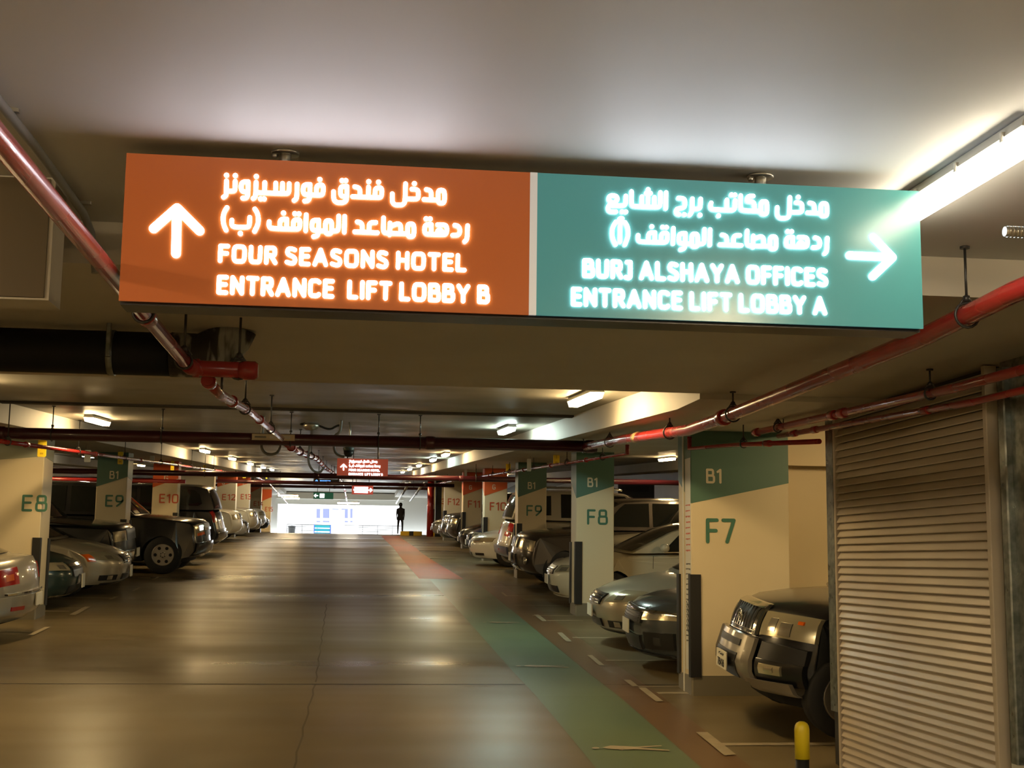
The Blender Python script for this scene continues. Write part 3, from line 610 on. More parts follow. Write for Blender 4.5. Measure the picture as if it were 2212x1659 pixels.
# ------------------------------------------------------------------ pipes
def ring(mb, c, r, axis='y', th=.012, mi=0):
    n = 16; pts = []
    for i in range(n + 1):
        q = 2 * PI * i / n
        pts.append((c[0] + r * math.cos(q), c[1], c[2] + r * math.sin(q)) if axis == 'y' else (c[0], c[1] + r * math.cos(q), c[2] + r * math.sin(q)))
    mb.tube(pts, th, 6, mi, cap=False)
def hanger(e, c, r, ztop, axis='y', m=None):
    c = Vector(c); mb = MB(); ring(mb, c, r + .012, axis, .008)
    mb.tube([c + Vector((0, 0, r + .03)), (c.x, c.y, ztop)], .008, 6)
    mb.lathe([(.02, r + .02), (.02, r + .05)], 6, c=c); mb.lathe([(.028, ztop - c.z - .012), (.028, ztop - c.z)], 8, c=c)
    s = .045
    for d in (-1, 1):
        v = Vector((d * s, 0, 0)) if axis == 'y' else Vector((0, d * s, 0))
        mb.tube([c + Vector((0, 0, r + .06)), c + v + Vector((0, 0, r * .7 + .01))], .006, 5)
    return mb.build('pipe_hanger', m or m_darksteel, e)
def pipe(name, pts, r, m, label, group=None, couplings=(), hangers=(), n=14, cr=1.35, cl=.07, htop=None, haxis='y', cat='pipe'):
    pts = [Vector(p) for p in pts]; e = empty(name, pts[0]); tagp(e, label, cat, group)
    mb = MB().tube([p - pts[0] for p in pts], r, n); mb.build('pipe_run', m, e)
    def at(v, ax):
        for a, b in zip(pts, pts[1:]):
            lo, hi = sorted((a[ax], b[ax]))
            if lo <= v <= hi and hi > lo:
                t = (v - a[ax]) / (b[ax] - a[ax]); return a.lerp(b, t), (b - a).normalized()
        return pts[-1], (pts[-1] - pts[-2]).normalized()
    ax = 1 if haxis == 'y' else 0
    for v in couplings:
        p, t = at(v, ax); p = p - pts[0]
        mb = MB().tube([p - t * cl, p - t * cl * .5, p + t * cl * .5, p + t * cl], [r * cr * .93, r * cr, r * cr, r * cr * .93], n); mb.build('coupling', m, e)
    for v in hangers:
        p, t = at(v, ax); zt = htop(p.y) if htop else slab(p.y)
        h_ = hanger(e, p - pts[0], r, zt - pts[0].z, haxis)
    return e
ctop = lambda Y: 3.74 if Y < 6.79 else (3.5 if Y < 11.15 else slab(Y))
pl = pipe('sprinkler_pipe', [(-1.03, -2, 3.18), (-1.03, 8.0, 3.17)], .037, m_red, 'thick glossy red pipe crossing the upper left corner in front of the sign', couplings=(6.45,), hangers=(3.0, 6.35, 7.9), htop=ctop)
pl2 = empty('pipe_tee', (-1.03, 8.2, 3.17)); tagp(pl2, 'stubby dark red tee fitting under the black duct', 'pipe fitting')
MB().tube([(-.0, -.18, 0), (.01, -.05, 0), (.06, 0, 0), (.36, 0, -.005)], [.045, .052, .052, .052], 16).build('tee_body', m_red, pl2)
MB().tube([(.30, 0, -.005), (.34, 0, -.005), (.40, 0, -.005), (.42, 0, -.005)], [.052, .06, .06, .045], 16).build('end_cap', m_red, pl2)
MB().tube([(.02, 0, 0), (.06, 0, 0)], .06, 16).build('coupling', m_red, pl2)
hanger(pl2, (.30, 0, 0), .05, .35, 'y')
MB().tube([(.20, .0, -.05), (.20, 0, -.13)], .008, 6).build('sprinkler_stub', m_darksteel, pl2)
pipe('sprinkler_pipe', [(-.93, 8.28, 3.11), (-.94, 9.2, 3.13), (-.96, 12, 3.33), (-1.0, 18.4, 3.66)], .036, m_red, 'thinner red pipe running on from the tee towards the crossing main pipe', couplings=(8.4, 10.2, 13.5), hangers=(11.5, 15.5), htop=ctop)
# riser stub on it
pipe('sprinkler_pipe', [(-1.0, 18.9, 3.66), (-.98, 22.7, 3.85), (-.95, 34, 4.58), (-.98, 46.7, 5.2), (-.9, 60, 5.9), (-.6, 76, 6.45), (-.5, 84, 6.45), (-.35, 92, 5.9), (-.3, 94, 5.75)], .05, m_red, 'long red pipe climbing the middle of the ramp ceiling with many couplings', couplings=[21 + 3.2 * i for i in range(22)], hangers=[24, 30, 36, 42, 48, 56], cr=1.5, cl=.12)
pipe('sprinkler_pipe', [(3.3, -2, 3.40), (3.3, 6.1, 3.38), (3.3, 7.2, 3.33), (3.3, 11.2, 3.30), (3.3, 12.5, 3.31), (3.3, 15.6, 3.50), (3.35, 18.55, 3.66)], .056, m_red, 'thick red pipe sweeping in from the right edge below the sign', couplings=(11.3,), hangers=(6.6, 11.0, 13.3, 16.6), htop=ctop, n=18)
MB().tube([(0, -.11, 0), (0, .11, 0)], .0585, 18).build('label_band', mat('aged_label', (.62, .42, .20), .5), [x for x in bpy.data.objects if x.get('label', '').startswith('thick red pipe sweeping')][0], loc=Vector((3.3, 14.9, 3.46)) - Vector((3.3, -2, 3.40)), label='faded pale label wrapped round the pipe')
pipe('main_pipe', [(-13, 18.75, 3.68), (3.55, 18.75, 3.68)], .085, m_darkred, 'dark red main pipe crossing the whole ramp in front of column eight', couplings=(-9, -4.9, 1.1, 3.45), hangers=(-8, -4.2, -2.7, -.9, .35, .95, 3.35), haxis='x', cr=1.15, n=16, htop=lambda Y: slab(18.75))
lb = atY(590, 948, 18.6)
pb_ = MB().box(-.30, .30, -.01, 0, -.045, .045).build('pipe_label', mat('pale_label', (.40, .34, .24), .5), None, loc=(lb.x, 18.65, 3.70), label='pale rectangular label on the crossing main pipe', cat='label')
MB().box(-.26, -.1, -.013, -.008, -.01, .012).build('printed_text', tk, pb_); MB().box(-.05, .24, -.013, -.008, -.02, .022).build('printed_text', m_steel, pb_)
for i, (Y, zz) in enumerate(((36, 4.25), (54, 5.08), (73, 5.95))):
    pipe('main_pipe', [(-12.5, Y, zz), (-1.6 if i == 0 else 4.2, Y, zz)] if i != 0 else [(-12.5, Y, zz), (9.5, Y, zz)], .075, m_darkred, ('dark red main pipe crossing the ramp behind column nine', 'dark red main pipe crossing the ramp just past column eleven', 'farthest dark red main pipe crossing the ramp near the way out')[i], couplings=(-6, -1, 3), haxis='x', cr=1.15, hangers=(-8, -4, 0, 3.4), htop=lambda Y_, q=slab(Y): q)
# branch lines over the bays
zl = lambda Y: 2.54 + .053 * Y; zr = lambda Y: 2.70 + .0472 * Y
pipe('sprinkler_pipe', [(-4.6, Y, zl(Y)) for Y in (16, 25, 34, 45)] + [(-4.2, 55, 5.42), (-4.2, 66, 5.75), (-4.2, 87, 5.55)], .03, m_red, 'thin red branch pipe in front of the left hand columns', couplings=[19, 24, 29, 35, 40, 46, 52, 56, 60, 64, 69, 74, 80], hangers=[18, 22.5, 27, 32, 38, 44, 50, 57], cr=1.5)
pipe('sprinkler_pipe', [(3.98, 18.6, zr(18.6) + .13), (3.98, 18.6, zr(18.6)), (3.98, 26, zr(26)), (3.98, 34, zr(34)), (3.98, 45, zr(45)), (4, 65.4, zr(65))], .03, m_red, 'thin red branch pipe in front of the right hand columns', couplings=[22, 26, 30.2, 34, 38, 43, 47, 52, 56, 60], hangers=[20.5, 24, 28.5, 33, 37, 42, 48, 55], cr=1.5)
pipe('sprinkler_pipe', [(4.12, 15.6, 3.55), (4.12, 15.6, 3.40), (4.35, 14.4, 3.35), (4.62, 12.45, 3.22)], .027, m_red, 'thin bright red pipe angling across the top of column F7', couplings=(13.6,), hangers=(14.2,), cr=1.4, htop=ctop)
pipe('sprinkler_pipe', [(4.38, 4, 3.27), (4.38, 9, 3.30), (4.38, 13.8, 3.43)], .036, m_red, 'upper red pipe running in front of the louvred wall', couplings=(11.2, 11.45, 13.72), hangers=(7.6, 9.4, 13.0), cr=1.3, htop=ctop)
pipe('sprinkler_pipe', [(4.52, 4, 3.16), (4.52, 9, 3.20), (4.52, 13.4, 3.36)], .028, m_red, 'lower red pipe running in front of the louvred wall', couplings=(9.8, 12.3, 12.9), cr=1.3)
pipe('sprinkler_pipe', [(9.0, 30, 3.9), (9.0, 30, 3.72), (13, 30, 3.75)], .05, m_red, 'short red pipe against the far wall behind column F8', haxis='x')
pipe('sprinkler_pipe', [(-12.5, 40, 4.25), (-5, 40, 4.25)], .06, m_red, 'red pipe over the black four-wheel drive between columns E8 and E9', haxis='x', hangers=(-10, -7))
pp = pipe('stand_pipe', [(3.95, 66, 3.1), (3.95, 66, 6.3)], .17, m_red, 'fat vertical red stand pipe at the top right of the ramp', haxis='z')
MB().box(.25, .55, -.05, .3, 0, 3.0).build('support_post', m_black, pp)
for (a, b, Ya, Yb, t) in (((885, 1043), (856, 1087), 62, 90, 'upper'), ((916, 1044), (886, 1082), 60, 84, 'lower')):  # bright reflections near the way out, modelled as short steel tubes
    p, q = atY(*a, Ya), atY(*b, Yb)
    pipe('sprinkler_pipe', [p, p.lerp(q, .5), q], .06, m_steel, 'short shiny %s tube standing in for a reflection at the top right of the ramp' % t, couplings=(Ya + 6, Ya + 12))
# black insulated duct with its clamp and torn end
du = empty('insulated_pipe', (-.9, 8.72, 3.33)); tagp(du, 'fat black insulated pipe under the ceiling, turning up at a torn end', 'pipe')
el = [(-9, 0, 0), (-.55, 0, 0), (-.25, 0, 0), (-.08, 0, .03), (.02, 0, .09), (.05, 0, .18)]
MB().tube([(-9, 0, 0), (-.5, 0, 0), (-.3, 0, 0)], .145, 24).build('pipe_run', m_blackpipe, du)
MB().tube([(-.32, 0, 0), (-.12, 0, .0), (-.01, 0, .05), (.05, 0, .12), (.06, 0, .18)], [.15, .15, .15, .15, .17], 24).build('torn_lagging', mat('torn_lagging', (.02, .02, .02), .5, noise=((.28, .30, .30), 5, .52, .6, (2, 1, .35)), bump=(12, .8)), du, label='crumbly grey and black torn end')
MB().tube([(-.72, 0, 0), (-.68, 0, 0)], .152, 24).build('pipe_clamp', m_galv, du)
MB().bev(-.715, -.685, -.175, -.14, -.05, .17, .005).build('clamp_strap', m_galv, du)
# grey conduit at the far left with saddles
cd = pipe('conduit', [atZ(-90, 105, 3.70), atZ(0, 222, 3.70), atZ(75, 315, 3.70), atZ(180, 460, 3.69), atY(196, 500, 6.70), atY(204, 560, 6.72), atY(206, 590, 6.72)], .02, m_grey_pvc, 'thin grey conduit clipped to the ceiling beside the red pipe at left', cat='conduit')
for (a, b) in ((22, 240), (182, 440)):
    p = atZ(a, b, 3.73) - cd.location; MB().bev(p.x - .03, p.x + .035, p.y - .015, p.y + .015, -.005 + p.z, .01 + p.z, .004).build('saddle_clip', m_steel, cd)
cd = pipe('conduit', [atY(1690, 873, 13.5), atY(1800, 856, 12.9), atY(1812, 868, 12.85), atY(1813, 900, 12.85)], .02, m_grey_pvc, 'short grey conduit bracket above the bright red pipe', cat='conduit')
for a, t, b in ((1692, 873, 925), (1742, 868, 910), (1764, 862, 905)): 
    p, q = atY(a, t, 13), atY(a, b, 13); MB().tube([p - cd.location, q - cd.location], .007, 6).build('drop_rod', m_darksteel, cd)
rr = pipe('threaded_rod', [(0, 0, 0), (.5, 0, 0)], .018, m_steel, 'short threaded steel rod poking in from the right edge', cat='rod'); rr.location = atY(2170, 500, 4.2)
for i in range(9): MB().tube([(.01 + i * .014, 0, 0), (.017 + i * .014, 0, 0)], .021, 12).build('thread_ring', m_steel, rr)
# cable loops and cameras under the main pipe
for (pts, Y, t) in (([(735, 935), (722, 940), (721, 965), (725, 980), (738, 986), (744, 986)], 20.6, 'u-shaped grey conduit behind the crossing main pipe, right one'),
                    ([(566, 945), (563, 965), (572, 980), (590, 983), (603, 975), (606, 955)], 20, 'u-shaped grey conduit hanging below the crossing main pipe, left one'),
                    ([(672, 945), (664, 990), (672, 1015), (690, 1023), (700, 1010)], 26, 'thin loop of grey cable hanging in the middle of the ramp')):
    q_ = [atY(a, b, Y) for a, b in pts]; q_.insert(0, Vector((q_[0].x + .01, Y, slab(Y))))
    pipe('cable_loop', chaikin(q_, 2), .022, m_grey_pvc, t, cat='cable')
cm = empty('security_camera', atY(753, 974, 21)); tagp(cm, 'dark dome camera on a grey bracket above the small orange sign', 'camera')
MB().lathe([(0, -.10), (.05, -.09), (.075, -.05), (.08, 0)], 16).build('dome', m_black, cm); MB().lathe([(.085, 0), (.09, .05), (.03, .07), (0, .07)], 16).build('camera_housing', mat('camera_grey', (.10, .13, .13), .4), cm)
MB().tube([(0, .02, .06), (.02, .05, .35), (.0, .05, slab(21) - cm.location.z)], .014, 8).build('bracket', m_steel, cm)
jb = empty('junction_box', (atY(672, 938, 21.5).x, 21.5, slab(21.5) - .07)); tagp(jb, 'round junction box with looping cables under the ramp ceiling', 'junction box')
MB().lathe([(0, -.06), (.09, -.05), (.13, 0), (.13, .05), (0, .05)], 16).build('box_body', m_steel, jb)
MB().tube(chaikin([Vector(v) for v in ((-.1, 0, .05), (-.2, 0, .03), (-.12, 0, .045), (.1, 0, .03), (.3, 0, -.05), (.42, 0, .03), (.5, 0, .04))], 2), .018, 8).build('cable', m_black, jb)

# ------------------------------------------------------------------ lamps
def lamp_mat(c, p, nm): return emis(nm, c, p)
lm = {'warm': lamp_mat(LAMP_WARM, LAMP_POWER, 'warm_tube_light'), 'neut': lamp_mat(LAMP_NEUT, LAMP_POWER, 'neutral_tube_light'), 'cool': lamp_mat(LAMP_COOL, LAMP_POWER, 'cool_tube_light'), 'near': lamp_mat(LAMP_NEUT, 24.0, 'near_tube_light'), 'back': lamp_mat((1, .76, .45), 135.0, 'added_back_tube_light')}
m_lh = mat('lamp_housing_grey', (.45, .45, .42), .5)
hz = MB().prism([(-.075, 0), (.075, 0), (.06, .045), (-.06, .045)], -.75, .75).mesh('lamp_housing', m_lh)
dfs = {}
for kk, v in lm.items():
    q = MB(); q.prism([(-.07, 0), (-.05, -.06), (.05, -.06), (.07, 0)], -.74, .74); dfs[kk] = q.mesh('diffuser', v)
clip = MB().bev(-.085, .085, -.012, .012, -.02, .02, .004).mesh('clip', m_lh)
def lamp(x, y, z, kind, label, rz=0, rx=0, clips=False, group='tube lamps on the ceiling'):
    e = empty('tube_lamp', (x, y, z), rz, rx); tagp(e, label, 'lamp', group)
    for nm, me in (('lamp_housing', hz), ('diffuser', dfs[kind])):
        o_ = bpy.data.objects.new(nm, me); C.objects.link(o_); o_.parent = e
    if clips:
        for yy in (-.6, -.2, .2, .6):
            o_ = bpy.data.objects.new('clip', clip); C.objects.link(o_); o_.parent = e; o_.location = (0, yy, 0)
    return e
SLP = math.atan(.0505)
lamp(2.6, 5.3, 3.69, 'near', 'long bright tube lamp beside the right end of the large sign', clips=True)
for i, (Y, kd, lab) in enumerate(((13.9, 'warm', 'large warm tube lamp just behind the dropped beam right of centre'), (21.2, 'cool', 'whiter tube lamp second up the ramp on the right'), (35.4, 'warm', 'third visible tube lamp up the right lane'), (41.0, 'cool', 'greenish white tube lamp fourth up the right lane'), (49.7, 'warm', 'fifth tube lamp up the right lane'), (57.8, 'neut', 'sixth tube lamp up the right lane'), (66, 'warm', 'seventh tube lamp up the right lane, near the stand pipe'))):
    lamp(2.5, Y, slab(Y) - .05, kd, lab, rx=SLP)
for i, (Y, kd, lab) in enumerate(((21.4, 'warm', 'large warm tube lamp at left above the crossing main pipe'), (36.7, 'warm', 'second visible warm tube lamp up the left lane'), (45, 'warm', 'third warm tube lamp up the left lane'), (52.9, 'warm', 'fourth warm tube lamp up the left lane'), (60.5, 'neut', 'fifth tube lamp up the left lane'), (67, 'neut', 'sixth tube lamp up the left lane, nearest the way out'))):
    lamp(-4.1, Y, slab(Y) - .05, kd, lab, rx=SLP)
for (x, Y, kd, rz, lab) in ((9.9, 43, 'neut', 0, 'tube lamp over the right bays beside column F8'), (9.8, 57, 'neut', 0, 'tube lamp over the right bays between columns F9 and F8'), (-9, 45.7, 'neut', 0, 'tube lamp over the left bays beside column E9'),
                            (8.2, 27.5, 'warm', 0, 'tube lamp over the right bays hidden behind column F7'), (-9, 31, 'warm', 0, 'tube lamp over the left bays hidden behind column E8'), (-8.6, 14, 'warm', 0, 'tube lamp over the left bays outside the picture'), (-4.1, 13.9, 'warm', 0, 'tube lamp over the left lane outside the picture'), (6.9, 13.4, 'warm', 0, 'tube lamp over the black four-wheel drive, hidden by the louvred wall'), (-9, 22, 'warm', 0, 'tube lamp over the left bays hidden behind column E8, nearer one'), (9, 20.5, 'warm', 0, 'tube lamp over the right bays hidden by the plant room wall'), (-9, 38.5, 'warm', 0, 'tube lamp over the left bays above the black estates'), (8.6, 35, 'warm', 0, 'tube lamp over the right bays above the silver and blue estate'), 
                            (-9.8, 62, 'warm', 0, 'farther tube lamp over the left bays'), (8.2, 70, 'warm', 0, 'farthest tube lamp over the right bays')):
    lamp(x, Y, slab(Y) - .05, kd, lab, rz=rz, rx=SLP)
for (x, Y, lab) in ((2.6, 1.6, 'added unseen tube lamp just above the viewer at right'), (-4.1, 1.6, 'added unseen tube lamp just above the viewer at left'), (-.2, -2.5, 'added unseen tube lamp behind the viewer in the middle lane'), (-6.5, 3.0, 'added tube lamp at left outside the picture'), (7.5, 5.5, 'added tube lamp at right outside the picture'), (3.2, -3.5, 'added unseen tube lamp behind the viewer at right'), (-4.1, -3.5, 'added unseen tube lamp behind the viewer at left')):
    lamp(x, Y, 3.69, 'back', lab)  # unseen strong lamps, added to brighten the louvres and column fronts
for (x0, x1, py, lab) in ((601, 644, 1069, 'upper of two long lamps across the ceiling at the top left of the ramp'), (612, 647, 1075, 'lower of two long lamps across the ceiling at the top left of the ramp'), (729, 776, 1085, 'long lamp across the ceiling just above the way out')):
    Y = 84; a, b = atY(x0, py, Y), atY(x1, py, Y); l = lamp((a.x + b.x) / 2, Y, a.z, 'neut' if py == 1085 else 'warm', lab, rz=PI / 2); l.scale = (1.3, (b.x - a.x) / 1.5, 1.3)
# hanging bay tags
def hang_tag(px, py0, py1, pxw, Y, m, label, cat='sign'):
    t = atY(px, py0, Y); b = atY(px, py1, Y); w = pxw / 2 / F * Y; h = (t.z - b.z) / 2
    e = empty('hanging_tag', (t.x, Y, (t.z + b.z) / 2)); tagp(e, label, cat, 'small hanging bay tags')
    MB().bev(-w, w, -.012, .012, -h, h, w * .2, axis='y').build('tag_plate', m, e)
    if m is m_tagyellow: MB().box(-w * .1, w * .1, -.015, -.011, -h * .1, h * .5).build('printed_mark', m_kerby, e); MB().box(-w * .4, w * .4, -.015, -.011, -h * .7, -h * .5).build('printed_mark', m_kerby, e)
    for s in (-.5, .5): MB().tube([(w * s, 0, h), (w * s, 0, slab(Y) - e.location.z)], .006, 5).build('hanging_wire', m_steel, e)
for a in ((92, 951, 987, 17, 22, m_tagyellow, 'largest yellow hanging tag in front of column E8'), (261, 976, 1003, 11, 30, m_tagyellow, 'yellow hanging tag in front of column E9'), (373, 996, 1017, 7, 38, m_tagyellow, 'yellow hanging tag in front of column E10'),
          (442, 1005, 1022, 5, 46, m_tagyellow, 'narrow yellow hanging tag between columns E10 and E12'), (492, 1020, 1030, 6, 52.5, m_tagyellow, 'small yellow hanging tag over column E12'), (528, 1021, 1033, 7, 62, m_tagyellow, 'small yellow hanging tag over column E13'),
          (576, 1022, 1034, 3, 68, m_tagyellow, 'tiny yellow hanging tag farthest up the left lane'),
          (1202, 972, 1006, 14, 26.5, m_tagyellow, 'lime yellow hanging tag left of column F8'), (1098, 997, 1023, 10, 35, m_tagyellow, 'yellow hanging tag left of column F9'),
          (190, 972, 998, 13, 25.5, m_tagwhite, 'white hanging tag between columns E8 and E9'), (329, 984, 1002, 9, 33.5, m_tagwhite, 'white hanging tag just right of column E9'), (1143, 991, 1018, 9, 27.5, m_tagwhite, 'white hanging tag over column F9'), (1006, 1014, 1032, 6, 44, m_tagwhite, 'pale hanging tag over column F11')):
    hang_tag(*a)

# ------------------------------------------------------------------ louvred wall, post and duct at the right edge
lw = empty('louvre_panel', (4.7, 10.65, 0)); tagp(lw, 'tall cream louvred wall panel with horizontal slats at the right', 'louvre')
LY0, LY1 = 9.12, 12.2
z0, z1 = .02, 3.47; pitch = .0695
slat = MB().prism([(-.004, 0), (.010, 0), (.034, .062), (.030, .070), (-.006, .008)], LY0 - 10.65 + .03, LY1 - 10.65 - .03, axis='y').mesh('slat', m_louver)
nsl = int((z1 - z0) / pitch)
for i in range(nsl):
    o_ = bpy.data.objects.new('slat', slat); C.objects.link(o_); o_.parent = lw; o_.location = (-.02, 0, z0 + .02 + i * pitch)
MB().bev(-.035, .06, LY0 - 10.65 - .03, LY0 - 10.65 + .03, 0, 3.49, .006).build('frame_post', m_louver, lw)
MB().bev(-.035, .06, LY1 - 10.65 - .025, LY1 - 10.65 + .02, 0, 3.49, .006).build('frame_post', m_louver, lw)
MB().box(.06, .10, LY0 - 10.65, LY1 - 10.65, 0, 3.49).build('backing_sheet', m_darksteel, lw)
gp = empty('steel_channel_post', (4.72, 12.3, .35)); tagp(gp, 'dark galvanised steel channel post at the left edge of the louvred wall', 'post')
q = MB().box(-.03, .12, -.06, .0, .25, 3.12); q.box(-.05, -.02, -.06, .12, .25, 3.12); q.box(-.03, .12, .09, .12, .25, 3.12)
q.build('channel', m_galv, gp); MB().box(-.02, .1, -.05, .10, -.33, .25).build('base_block', m_black, gp)
cbox('wall_side_1', 4.84, 6.6, 12.0, 12.25, -.1, 3.5, m_black)
dp = empty('galvanised_duct', (4.74, 8.9, .5)); tagp(dp, 'galvanised sheet metal duct wall cut by the right edge of the picture', 'duct')
q = MB().box(0, .5, -3.2, .1, .15, 3.0); q.build('duct_sheet', m_galv, dp)
for yy in (.0, -.55, -1.4): MB().bev(-.05, .02, yy - .03, yy + .07, .12, 2.95, .01).build('stiffener', m_galv, dp)
MB().box(-.02, .5, -3.2, .12, -.5, .12).build('concrete_base', m_white, dp)
# bollard
bo = empty('bollard', (3.17, 9.0, 0)); tagp(bo, 'yellow topped black bollard at the bottom edge near the louvred wall', 'bollard')
MB().lathe([(.0, .91), (.02, .908), (.038, .897), (.048, .88), (.052, .855), (.052, .655), (0, .655)], 24).build('yellow_cap', m_yellow, bo)
MB().lathe([(.11, 0), (.11, .015), (.055, .03), (.047, .05), (.047, .66)], 24).build('black_post', m_black, bo)

# ------------------------------------------------------------------ cars (built in metres, nose at x = 0 pointing to -x)
m_tyre = mat('tyre_rubber', (.018, .018, .018), .7)
m_alloy = mat('alloy_rim', (.42, .40, .36), .3, .8)
m_glass = mat('dark_car_glass', (.012, .014, .013), .05, coat=.5)
m_trim = mat('black_trim', (.012, .012, .012), .35)
m_chrome = mat('chrome', (.75, .75, .72), .12, 1.0)
m_lens = mat('headlamp_lens', (.52, .47, .32), .16, .55, coat=1.0)
m_lamp_in = mat('headlamp_reflector', (.75, .72, .62), .15, .9)
m_amber = mat('amber_lens', (.75, .13, .01), .2, coat=.6)
m_redl = mat('red_tail_lens', (.40, .01, .01), .15, coat=1.0)
m_plate = mat('number_plate', (.72, .68, .55), .45)
m_dark = mat('wheel_well', (.008, .008, .008), .9)
def wheel_meshes(r, w, rim, spokes, hole=False):
    n = 28; ty = MB(); ty.lathe([(rim, -w / 2), (r - .03, -w / 2), (r, -w / 2 + .03), (r, w / 2 - .03), (r - .03, w / 2), (rim, w / 2)], n, axis='y')
    rm = MB(); rm.lathe([(rim, -w / 2 - .003), (rim - .018, -w / 2 - .008), (rim - .03, -w / 2 + .04), (rim - .03, w / 2)], n, axis='y')
    if hole:
        rm.lathe([(0, -w / 2 + .0), (.06, -w / 2 - .004), (.09, -w / 2 + .01), (rim - .02, -w / 2 + .004)], n, axis='y')
        d = MB()
        for i in range(spokes):
            q = 2 * PI * i / spokes; cx_, cz = (rim * .66) * math.cos(q), (rim * .66) * math.sin(q)
            d.add([(cx_ + rim * .15 * math.cos(k_ * PI / 5), -w / 2 - .012, cz + rim * .15 * math.sin(k_ * PI / 5)) for k_ in range(10)], [tuple(range(10))])
            d.add([(rim * .2 * math.cos(q + .5) + .012 * math.cos(k_ * PI / 3), -w / 2 - .014, rim * .2 * math.sin(q + .5) + .012 * math.sin(k_ * PI / 3)) for k_ in range(6)], [tuple(range(6))])
        return ty.mesh('tyre', m_tyre), rm.mesh('rim', m_alloy), d.mesh('rim_hole', m_dark)
    rm.lathe([(0, -w / 2 + .0), (.05, -w / 2), (.06, -w / 2 + .03), (0, -w / 2 + .04)], n, axis='y')
    for i in range(spokes):
        q = 2 * PI * i / spokes; c, s_ = math.cos(q), math.sin(q); a, b = .02, .034
        pts = [(.04, -a), (rim - .02, -b), (rim - .02, b), (.04, a)]
        rm.prism([(p * c - t * s_, p * s_ + t * c) for p, t in pts], -w / 2 - .0, -w / 2 + .03)
    bk = MB().lathe([(0, -w / 2 + .05), (rim - .03, -w / 2 + .05)], n, axis='y')
    return ty.mesh('tyre', m_tyre), rm.mesh('rim', m_alloy), bk.mesh('brake_cover', m_dark)

TYPES = {
 # outline of the lower body from the bottom of the nose over the bonnet to the bottom of the tail (x, z)
 'saloon': dict(L=4.75, W=1.80, H=1.46, r=.325, wx=(.93, 3.68), cl=.19,
   top=[(.16, .20), (.06, .26), (.015, .38), (0, .50), (.03, .62), (.12, .715), (.32, .80), (.62, .875), (.95, .925), (1.30, .965), (2.4, .985), (3.6, 1.02), (4.1, 1.05), (4.45, 1.055), (4.64, 1.03), (4.70, .92), (4.73, .75), (4.75, .55), (4.72, .38), (4.60, .25)],
   cab=[(1.12, .95), (1.55, 1.17), (1.95, 1.35), (2.3, 1.43), (2.7, 1.46), (3.1, 1.445), (3.5, 1.38), (3.9, 1.23), (4.35, 1.03)],
   ws=(0, 3), rw=(6, 8), win=[[(1.72, .985), (2.12, 1.31), (2.35, 1.375), (2.66, 1.39), (2.66, 1.0)], [(2.73, 1.0), (2.73, 1.392), (3.05, 1.385), (3.42, 1.32), (3.72, 1.20), (3.82, 1.05)]], nose=.55, tail=.30, rim=.215, sp=7),
 'suv': dict(L=4.75, W=1.88, H=1.88, r=.385, wx=(.88, 3.68), cl=.26,
   top=[(.26, .30), (.10, .36), (.02, .48), (0, .62), (.03, .74), (.06, .86), (.10, .98), (.20, 1.07), (.45, 1.115), (.8, 1.145), (1.25, 1.185), (2.4, 1.20), (3.6, 1.21), (4.5, 1.22), (4.60, 1.15), (4.66, .95), (4.70, .75), (4.74, .60), (4.72, .45), (4.60, .36)],
   cab=[(1.18, 1.16), (1.50, 1.45), (1.80, 1.70), (2.05, 1.82), (2.5, 1.87), (3.3, 1.88), (4.1, 1.86), (4.40, 1.80), (4.52, 1.55), (4.62, 1.19)],
   ws=(0, 3), rw=(7, 9), win=[[(1.62, 1.24), (1.98, 1.66), (2.1, 1.75), (2.62, 1.77), (2.62, 1.24)], [(2.70, 1.24), (2.70, 1.77), (3.52, 1.775), (3.52, 1.24)], [(3.60, 1.25), (3.60, 1.775), (4.15, 1.74), (4.30, 1.60), (4.36, 1.27)]], nose=.26, tail=.16, rim=.24, sp=6),
}
import copy
def variant(base, **kw):
    t = copy.deepcopy(TYPES[base]); t.update(kw); return t
TYPES['big_suv'] = variant('suv', L=5.1, W=2.0, H=1.92, r=.40, wx=(.95, 3.92), nose=.22, rim=.235,
   top=[(.30, .34), (.12, .38), (.02, .48), (0, .62), (.03, .76), (.05, .90), (.07, 1.04), (.16, 1.13), (.5, 1.17), (.9, 1.20), (1.4, 1.235), (2.6, 1.245), (3.9, 1.25), (4.85, 1.25), (4.94, 1.15), (5.0, .95), (5.05, .75), (5.1, .62), (5.07, .46), (4.95, .38)],
   cab=[(1.32, 1.21), (1.66, 1.50), (1.98, 1.76), (2.2, 1.86), (2.7, 1.91), (3.5, 1.92), (4.4, 1.90), (4.72, 1.84), (4.86, 1.55), (4.96, 1.24)],
   win=[[(1.78, 1.29), (2.12, 1.70), (2.25, 1.79), (2.80, 1.81), (2.80, 1.29)], [(2.90, 1.29), (2.90, 1.815), (3.75, 1.815), (3.75, 1.29)], [(3.98, 1.34), (3.98, 1.78), (4.35, 1.76), (4.52, 1.64), (4.60, 1.40), (4.5, 1.34)]])
WH = {}
